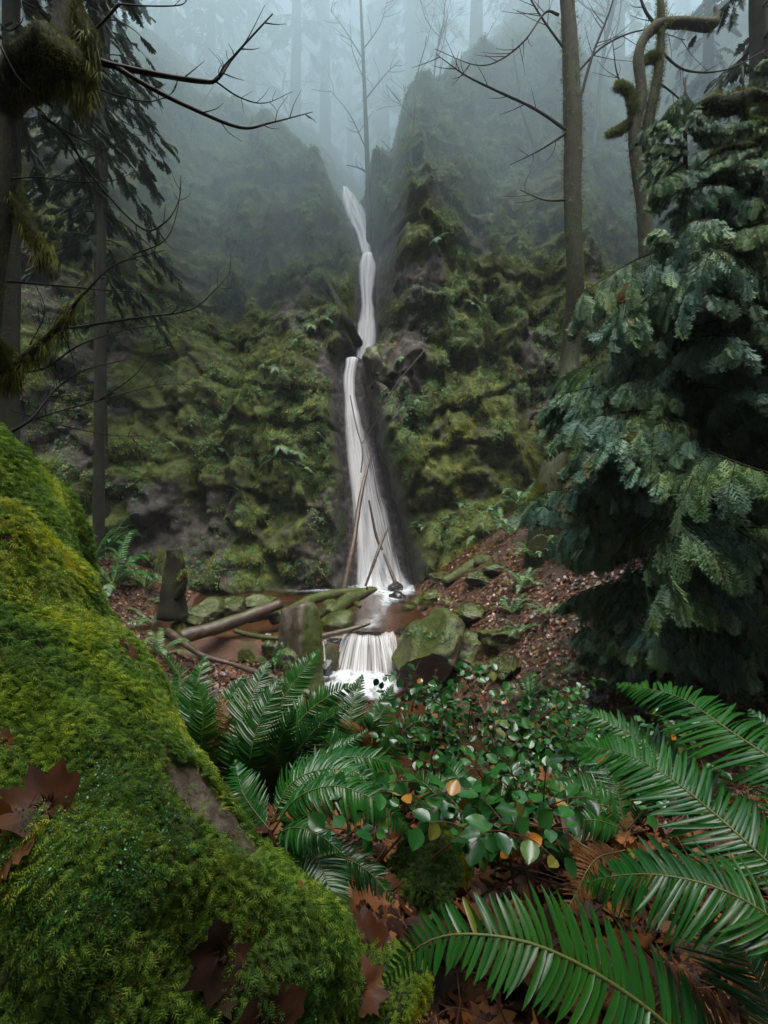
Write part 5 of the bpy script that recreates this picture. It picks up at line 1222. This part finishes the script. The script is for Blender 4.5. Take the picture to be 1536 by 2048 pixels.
limb_tree('mossy_sapling', 'thin mossy leaning sapling with tangled bare twigs at the left edge above the log', 'tree', [
 ('trunk', [(-3.3, 4.3, -1.9), (-3.25, 4.2, -.2), P3(-30, 800, 4), P3(10, 745, 4), P3(50, 715, 4), P3(110, 660, 4), P3(165, 588, 4)], [.05, .045, .04, .04, .035, .025, .012], .3),
 ('limb', [(-20, 690, 4), (10, 710, 4), (22, 760, 4)], [.03, .035, .02], .3)], tw, (-3.3, 4.3, -1.9), 1500, None, .04, 200, 8)
# straight mossy maple on the right
tw = []
for pts, rad, n, l in [
 ([(1135, 262, 16), (1070, 218, 16), (990, 180, 15.5), (930, 150, 15), (872, 108, 15)], [.055, .035, .010], 10, 60),
 ([(1118, 30, 16), (1090, 25, 16), (1050, 80, 15.5), (1000, 120, 15.5), (950, 130, 15), (870, 98, 15)], [.045, .025, .01], 10, 60),
 ([(1135, 265, 16), (1080, 300, 16), (1020, 330, 16)], [.04, .01], 3, 50),
 ([(1140, 400, 16), (1090, 400, 16), (1040, 380, 16)], [.04, .01], 3, 50),
 ([(1155, 220, 16), (1185, 110, 16), (1220, 20, 16), (1240, -60, 16)], [.05, .02], 10, 80),
 ([(1130, 100, 16), (1080, 30, 16), (1040, -40, 16)], [.04, .02], 10, 80),
 ([(1150, 150, 16), (1210, 90, 16), (1290, 60, 16), (1370, 80, 15)], [.04, .012], 10, 80),
]: tw += fork(rf, pts, rad, n, l)
mb_ = onground(1085, 1110)
limb_tree('maple_tree', 'tall straight mossy trunk on the right bank between the wall and the cedar', 'tree', [
 ('trunk', [tuple(mb_ - (0, 0, 1.)) + (0,), mb_ + (0, 0, .3), P3(1102, 950, mb_[1] + .1), P3(1128, 850, .5 * mb_[1] + 8.1), P3(1140, 720, 16.3), P3(1150, 560, 16), P3(1145, 420, 16), P3(1146, 262, 16), P3(1140, 100, 16), P3(1130, -100, 16), P3(1118, -500, 16.5)], [.5, .42, .34, .32, .3, .27, .27, .29, .25, .22, .14], .22),
 ('limb', [P3(1100, 960, mb_[1]), P3(1080, 985, mb_[1] - .1), P3(1062, 1000, mb_[1] - .2)], [.2, .16, .05], .3)], tw, mb_, 5200, None, .09, 160, 11)
# twisted double tree
tb = [P3(1290, 1000, 15)]
tw = []
for pts, rad, n, l in [([(1318, 100, 14), (1370, 140, 14), (1450, 140, 14), (1530, 100, 14)], [.04, .01], 6, 60), ([(1320, 60, 14), (1290, 20, 14), (1270, -40, 14)], [.05, .03], 4, 60), ([(1262, 200, 14), (1235, 150, 14), (1225, 80, 14)], [.03, .01], 4, 60), ([(1318, 165, 14), (1360, 200, 14), (1390, 250, 14)], [.03, .01], 4, 50)]: tw += fork(rf, pts, rad, n, l)
gt = float(ground(P3(1290, 0, 14)[0], 14))
limb_tree('mossy_tree', 'twisted moss covered tree with two stems and a hooked limb, behind the cedar top', 'tree', [
 ('trunk', [(P3(1290, 0, 14)[0] + .3, 14, gt - .3), P3(1300, 700, 14), P3(1290, 450, 14), P3(1268, 270, 14), P3(1284, 190, 14), P3(1276, 112, 14), P3(1300, 62, 14), P3(1345, 45, 14), P3(1418, 50, 14), P3(1432, 35, 14), P3(1430, 12, 14)], [.3, .25, .2, .15, .14, .14, .14, .14, .16, .10, .04], .3),
 ('trunk', [P3(1285, 300, 14), P3(1303, 215, 14), P3(1318, 130, 14), P3(1322, 40, 14), P3(1318, -80, 14)], [.16, .14, .11, .1, .08], .25),
 ('limb', [P3(1270, 235, 14), P3(1262, 190, 14), P3(1240, 172, 14), P3(1228, 176, 14)], [.12, .1, .1, .03], .3),
 ('limb', [P3(1268, 240, 14), P3(1240, 260, 14), P3(1212, 270, 14)], [.08, .08, .02], .3),
 ('limb', [P3(1318, 118, 14), P3(1300, 115, 14), P3(1290, 125, 14)], [.08, .07, .02], .3),
 ], tw, (P3(1290, 0, 14)[0] + .3, 14, gt), 2200, None, .08, 100, 21)
limb_tree('mossy_branch', 'thick stubby moss topped branch reaching in at the right edge above the cedar', 'branch', [
 ('limb', [(7.9, 8.6, 6.6), P3(1580, 190, 8), P3(1530, 195, 8), P3(1500, 190, 8), P3(1478, 205, 8), P3(1450, 212, 8), P3(1418, 208, 8), P3(1408, 212, 8)], [.12, .12, .08, .10, .15, .13, .13, .05], .3),
 ('limb', [P3(1600, 240, 8), P3(1530, 248, 8), P3(1495, 238, 8), P3(1480, 215, 8)], [.06, .05, .05, .04], .3)], [], (7.9, 8.6, 6.6), 1500, None, .05, 60, 31)
limb_tree('mossy_branch', 'slim mossy branch slanting through the cedar top near the right edge', 'branch', [
 ('limb', [(7.6, 8.3, 5.8), P3(1560, 270, 8), P3(1500, 290, 8), P3(1440, 300, 8), P3(1400, 330, 8)], [.07, .06, .05, .04, .01], .3)], [], (7.6, 8.3, 5.8), 900, None, .05, 60, 33)
tw = []
for pts, rad, n, l in [([(733, 300, 27), (700, 230, 27), (660, 180, 27)], [.04, .01], 5, 40), ([(730, 200, 27), (770, 150, 27), (800, 120, 27)], [.04, .01], 5, 40), ([(727, 120, 27), (690, 60, 27), (660, 20, 27)], [.035, .01], 5, 40), ([(726, 100, 27), (760, 50, 27), (775, 0, 27)], [.035, .01], 5, 40), ([(735, 345, 27), (715, 335, 27), (692, 330, 27)], [.06, .02], 3, 25), ([(728, 160, 27), (705, 100, 27), (700, 40, 27)], [.03, .01], 5, 40)]: tw += fork(rf, pts, rad, n, l)
limb_tree('bare_tree', 'slender bare tree standing right of the upper fall', 'tree', [('trunk', [P3(739, 520, 26.6), P3(737, 400, 26.8), P3(734, 300, 27), P3(729, 180, 27), P3(724, 60, 27), P3(716, -120, 27)], [.17, .15, .13, .10, .08, .04], .15)], tw, P3(739, 520, 26.6), 300, None, .08, 0, 41)
CG2 = 'unseen conifers added around the viewer to shade the foreground'  # out of view, added round the camera so their shade darkens the near ground
for i, (X, Y, k) in enumerate([(-7.5, -2, 0), (6.5, -3, 1), (0, -6.5, 2), (-4.5, -10, 1), (5, -11, 0), (-12, -7, 2), (12, -7, 0), (-12, 3, 1), (12.5, 3.5, 2), (-17, 0, 0), (17, 0, 1), (0, -15, 0), (-9, -16, 1), (9, -17, 2)]):
    plant_tree('conifer_tree', SHADE_CON, (X, Y, float(ground(X, Y))), i * 2.1, 1 + .04 * k, 'tall unseen conifer added to shade the foreground', group=CG2)
# ------------------------------------------------------------------ the red cedar
def cedar_tmpl(seed):
    r_ = np.random.default_rng(seed); V = []; F = []
    def blade(b0, d, l, w):
        pr = np.array([-d[1], d[0], .15]) * w; m = b0 + d * l * .5 + (0, 0, -.03 * l); e = b0 + d * l + (0, 0, -.22 * l); k = len(V)
        V.extend([b0 - pr * .5, b0 + pr * .5, m + pr, e, m - pr]); F.append([k, k+1, k+2, k+4]); F.append([k+4, k+2, k+3, k+3])
    n = 7
    for i in range(n):
        t = (i + .5) / n; b0 = np.array([0, t * .95, -.16 * t ** 2]); l = .50 * math.sin(math.pi * min(1, t * .66 + .26)) * (1 + .14 * r_.normal())
        for s in (-1, 1):
            d = np.array([s * .66, .75, -.12 + .15 * r_.normal()]); d /= np.linalg.norm(d); blade(b0, d, l, .030)
            for u in (.35, .65):
                c = b0 + d * l * u
                for s2 in (-1, 1):
                    g_ = d * .8 + np.array([-d[1], d[0], 0]) * s2 * .6; blade(c, g_ / np.linalg.norm(g_), l * .30, .018)
    blade(np.zeros(3), np.array([0, 1., -.1]), 1.1, .02)
    F = np.array(F); q = F[F[:, 2] != F[:, 3]]; tr = F[F[:, 2] == F[:, 3]][:, :3]
    return np.array(V, float), [q, tr]
CT = [cedar_tmpl(i) for i in range(3)]
def cedar_branch(seed, L=1.7):
    r_ = np.random.default_rng(seed); t = np.linspace(0, 1, 14)[:, None]
    B = np.array([1., 0, 0]) * L * t + np.array([0, 0, 1.]) * L * (.10 * t - .62 * t ** 1.8 + .10 * t ** 5) + np.array([0, 1., 0]) * .12 * np.sin(3 * t + seed) * L * t
    mb = MB(); V, F = tube(B, [.016, .004], 5); mb.add(V, F)
    P = []; T = []; N = []; S = []
    def along(C, n, sz, u0=.15):
        for u in r_.uniform(u0, 1, n):
            i = u * (len(C) - 1); p = C[int(i)]; d = C[min(int(i) + 1, len(C) - 1)] - C[max(int(i) - 1, 0)]; d /= np.linalg.norm(d) + 1e-9
            s = np.cross(d, [0, 0, 1.]); s /= np.linalg.norm(s) + 1e-9; s *= r_.choice([-1, 1])
            P.append(p); T.append(d * .7 + s * r_.uniform(.0, .8) + np.array([0, 0, -.6 - .8 * r_.random()])); N.append(np.array([0, 0, 1.]) + d * .5 + .35 * r_.normal(size=3)); S.append(sz * (.6 + .6 * r_.random()))
    along(B, 30, .34)
    for k in range(20):
        i = r_.integers(2, 13); p = B[i]; d = B[i] - B[i-1]; d /= np.linalg.norm(d); s = np.cross(d, [0, 0, 1.]) * r_.choice([-1, 1]); l = L * .5 * (1.1 - i / 16) * r_.uniform(.7, 1.2)
        C = p + (d * .6 + s * .8) * l * t + np.array([0, 0, -1.]) * l * .9 * t ** 1.4; V, F = tube(C, [.006, .002], 4); mb.add(V, F); along(C, 14, .29)
    w_ = mb.build('branch', M['dark_bark'], None, True); P = np.array(P); f = scat_obj('foliage', CT, P, np.array(N), np.array(S), M['cedar'], T=np.array(T), seed=seed)
    a, b_ = w_.data, f.data; bpy.data.objects.remove(w_); bpy.data.objects.remove(f); return a, b_
CB = [cedar_branch(i + 70, 1.7) for i in range(7)]
def cedar(name, base, top, label, nb, spread, seed, z0, group=None, prof=None, r=.10, nmax=100):
    r_ = np.random.default_rng(seed); o = empty(name, base, label, 'tree', group); base = np.asarray(base, float); top = np.asarray(top, float)
    C = catmull([base - (0, 0, .4), base * .6 + top * .4 + (.1, 0, 0), top], 40); V, F = tube(C, [r * 1.4, r, r * .8, r * .15], 12, .15, 3, seed)
    mesh('trunk', V - base, F, M['dark_bark'], o, True, np.full(len(V), .5))
    for i in range(min(nb, nmax)):
        f = (i + r_.random()) / nb; f = z0 + (1 - z0) * f; k = int(f * 39); a = r_.uniform(0, 6.283) if i % 3 == 0 else r_.uniform(2.7, 6.3)
        l = spread * np.interp((f - z0) / (1 - z0), [0, .2, .45, .75, 1], [.5, .8, 1, .8, .25]) / 1.7 * (r_.uniform(.75, 1.1) if i % 4 else r_.uniform(.35, .6))
        a_, b_ = CB[r_.integers(0, 7)]
        br = bpy.data.objects.new('branch', a_); col.objects.link(br); br.parent = o; br.location = C[k] - base; br.rotation_euler = (r_.normal() * .2, r_.normal() * .2 - .15, a); br.scale = (l, l, l * r_.uniform(.8, 1.2))
        fo = bpy.data.objects.new('foliage', b_); col.objects.link(fo); fo.parent = br
    return o
g1 = onground(1290, 1310, 5)
cb = np.array([4.7, 8.1, float(ground(4.7, 8.1))])
cedar('cedar_tree', cb, (5.0, 8.3, 7.2), 'drooping blue green cedar filling the right side, with a thin dark trunk', 100, 2.15, 5, .13)
cb2 = np.array([6.3, 8.8, float(ground(6.3, 8.8))])
cedar('cedar_tree', cb2, (6.6, 9.2, 8.2), 'darker cedar behind the first one at the right edge of the photo', 100, 2.3, 6, .12)
cb3 = np.array([7.3, 12.2, float(ground(7.3, 12.2))])
cedar('cedar_tree', cb3, (7.3, 12.4, 8.0), 'smaller cedar set back behind the large cedar', 90, 1.9, 7, .2, r=.09)
# ------------------------------------------------------------------ fern clumps on the banks and on the wall
def clumps():
    L = [ # px, py, kind, scale, label
     (150, 1065, 'b', 1.3, 'fern at the far left behind the mossy log'), (215, 1085, 'a', 1.5, 'fern beside the slim conifer trunk'), (225, 1160, 'a', 1.8, 'large fern on a dark root mound left of the stump'),
     (180, 1120, 'b', 1.4, 'fern just above the crest of the mossy log'), (290, 1165, 'b', 1.3, 'fern leaning toward the stump'), (305, 1240, 'q', 1.3, 'fern in the leaves between log and brown log'),
     (330, 1200, 'q', .9, 'small fern at the foot of the stump'), (320, 1300, 'p', 1.0, 'fern just behind the orange leaf on the mossy log'), (270, 1110, 'b', 1.2, 'fern below the left wall'),
     (1040, 1000, 'p', 1.9, 'fern at the left foot of the straight mossy trunk'), (1000, 1045, 'p', 1.6, 'fern above the broken mossy log'), (950, 1060, 'q', 1.4, 'fern at the head of the leafy slope'), (1020, 1060, 'q', 1.4, 'lower fern above the log stub'),
     (1075, 1115, 'q', 1.4, 'fern in front of the straight mossy trunk'), (1045, 1165, 'p', 1.0, 'fern right of the log stub on the path'), (1025, 1215, 'p', .85, 'blue green fern left of the bare path'), (1100, 1220, 'q', .85, 'fern in the middle of the bare path'),
     (1045, 1255, 'q', .75, 'small fern above the moss topped rock'), (1110, 1040, 'p', 1.8, 'fern right of the straight mossy trunk'), (1130, 1110, 'p', 1.3, 'fern under the tips of the cedar boughs'),
     (1215, 1290, 'q', .9, 'fern in the shade left of the cedar trunk'), (1230, 1380, 'p', .8, 'dark fern at the foot of the cedar trunk'), (1165, 1330, 'q', .7, 'small dark fern below the path'), (1180, 985, 'p', 1.6, 'fern in the gap behind the cedar'),
     (1420, 1340, 'q', 1.0, 'dark fern in the shadow right of the cedar trunk'), (1500, 1400, 'a', .9, 'dark fern near the right edge above the broad fronds'), (1350, 1300, 'q', .9, 'dim fern behind the cedar trunk'), (1480, 1290, 'b', 1.0, 'dim fern on the dark slope at the right edge'),
     (1000, 1340, 'p', .6, 'grassy fern below the boulder row'), (900, 1200, 'q', .6, 'small fern beside the rock at the slope foot'), (545, 1325, 'a', .75, 'bright fern growing on the stone at the foot of the slab'),
     (1060, 1385, 'a', .8, 'fern behind the top of the leafy shrub'), (1140, 1420, 'b', .8, 'fern behind the shrub on the right'), (1320, 1430, 'q', .8, 'dark fern left of the highest broad frond'), (600, 1420, 'b', .8, 'fern at the foot of the slab behind the tall upright fern')]
    for px, py, k, s, lb in L:
        p = surf(px, py + 12); fern_clump(k, p, s * 1.1, px * .11, lb, 'ferns on the banks')
    W = [(560, 890, 1.1), (600, 905, 1.1), (620, 940, 1.2), (590, 940, 1.1), (640, 960, .9), (540, 920, .9), (525, 730, 1.1), (550, 735, 1.0), (455, 900, .9), (350, 890, .9), (480, 985, .8), (480, 800, 1.),
         (560, 650, .9), (590, 680, .9), (620, 650, .9), (660, 640, .8), (345, 740, 1.0), (805, 900, 1.1), (800, 920, 1.), (795, 830, .9), (830, 800, .8), (970, 590, 1.3), (950, 610, 1.2), (890, 590, 1.1), (920, 560, 1.1),
         (1005, 820, .9), (930, 690, .9), (800, 715, .8), (920, 1005, .8), (555, 1010, .8), (610, 540, .9), (560, 560, .9), (430, 480, 1.), (520, 500, 1.), (870, 480, 1.), (980, 430, 1.), (400, 620, .9), (640, 870, .9)]
    for i, (px, py, s) in enumerate(W):
        p = oncliff(px, py)
        fern_clump('s', p + (0, -.12, 0), s * 1.7, i * .9, 'small pale green fern tuft growing out of the mossy gorge wall', 'fern tufts on the gorge walls', (R(38), 0), 'wall_fern')
    p = oncliff(845, 1060); fern_clump('p', p + (0, -.15, 0), .9, 1., 'star shaped fern at the foot of the wall right of the waterfall', 'ferns on the banks', (R(15), 0))
    # fringe on the big boulder
    from mathutils.bvhtree import BVHTree
    bv = BVHTree.FromPolygons([tuple(v.co + BIG.location) for v in BIG.data.vertices], [tuple(p.vertices) for p in BIG.data.polygons])
    for i in range(34):
        px = 808 + (i / 34.) * 92 + rf.normal() * 3; py = 1272 + 7 * rf.normal() + 4 * math.sin(i); hq = bv.ray_cast(Vector((0, 0, 0)), Vector(P3(px, py, 1.)).normalized())[0]
        if hq is None: continue
        q = np.array(hq)
        fern_clump('s', q, .42, i * 1.1, 'tiny fern in the fringe across the face of the largest boulder', 'fern fringe on the largest boulder', (R(60), 0), 'small_fern')
clumps()
# ------------------------------------------------------------------ haze, light, camera
def hazebox():
    x0, x1, y0, y1, z0, z1 = -62, 62, -52, 108, -7.5, 92
    V = [(x, y, z) for x in (x0, x1) for y in (y0, y1) for z in (z0, z1)]
    F = np.array([[0, 1, 3, 2], [4, 6, 7, 5], [0, 4, 5, 1], [2, 3, 7, 6], [0, 2, 6, 4], [1, 5, 7, 3]])
    m, nt, b = new_mat('valley_haze'); nt.nodes.remove(b)
    v = nt.nodes.new('ShaderNodeVolumePrincipled')
    v.inputs['Color'].default_value = (.80, .90, .95, 1); v.inputs['Density'].default_value = HAZE
    v.inputs['Anisotropy'].default_value = .05
    nt.links.new(v.outputs[0], nt.nodes['Material Output'].inputs['Volume'])
    o = mesh('haze', V, F, m); tag(o, kind='stuff'); return o
HAZE = .0008
hazebox()
def mistbank():
    V, F = ICO[5]; V = V * (60, 27, 33) + np.array([0, 42, 35.])
    V[:, 2] = np.minimum(V[:, 2], 63)
    m, nt, b = new_mat('mist'); nt.nodes.remove(b)
    v = nt.nodes.new('ShaderNodeVolumePrincipled'); v.inputs['Color'].default_value = (.75, .92, .97, 1); v.inputs['Density'].default_value = MIST; v.inputs['Anisotropy'].default_value = .05
    nt.links.new(v.outputs[0], nt.nodes['Material Output'].inputs['Volume'])
    tag(mesh('haze', V, F, m, None, True), kind='stuff')
MIST = .05
mistbank()
w = bpy.data.worlds.new('World'); sc.world = w; w.use_nodes = True
nt = w.node_tree; bg = nt.nodes['Background']
sky = nt.nodes.new('ShaderNodeTexSky'); sky.sky_type = 'NISHITA'; sky.sun_disc = False
SE, SA = 74, 200
sky.sun_elevation = R(SE); sky.sun_rotation = R(172)
sky.air_density = 1.2; sky.dust_density = 4
hs = nt.nodes.new('ShaderNodeHueSaturation'); hs.inputs['Saturation'].default_value = .9
nt.links.new(sky.outputs[0], hs.inputs['Color']); nt.links.new(hs.outputs[0], bg.inputs[0])
bg.inputs['Strength'].default_value = .12
ld = bpy.data.lights.new('sun', 'SUN'); ld.energy = 2.5; ld.angle = R(50); ld.color = (1, .97, .93)
lo = bpy.data.objects.new('sun', ld); col.objects.link(lo)
# sun behind the falls, slightly left of centre
el, az = R(SE), R(172)
d = Vector((math.sin(az) * math.cos(el), math.cos(az) * math.cos(el), math.sin(el)))
lo.rotation_euler = d.to_track_quat('Z', 'Y').to_euler()
cd = bpy.data.cameras.new('camera'); cam = bpy.data.objects.new('camera', cd); col.objects.link(cam)
cd.sensor_fit = 'VERTICAL'; cd.sensor_height = 36; cd.lens = 36 * 1000 / 2048.
cam.location = (0, 0, 0); cam.rotation_euler = (R(90), 0, 0); cd.clip_end = 500; cd.clip_start = .02
sc.camera = cam
sc.view_settings.view_transform = 'Standard'; sc.view_settings.look = 'None'; sc.view_settings.gamma = 1
sc.view_settings.exposure = EXPO
sc.cycles.sample_clamp_indirect = 3; sc.cycles.volume_bounces = 2; sc.cycles.max_bounces = 6; sc.cycles.diffuse_bounces = 3; sc.cycles.glossy_bounces = 2
sc.cycles.transparent_max_bounces = 16; sc.cycles.transmission_bounces = 2
sc.cycles.use_denoising = DENOISE
sc.cycles.denoising_prefilter = 'ACCURATE'
sc.cycles.denoising_input_passes = 'RGB_ALBEDO_NORMAL'
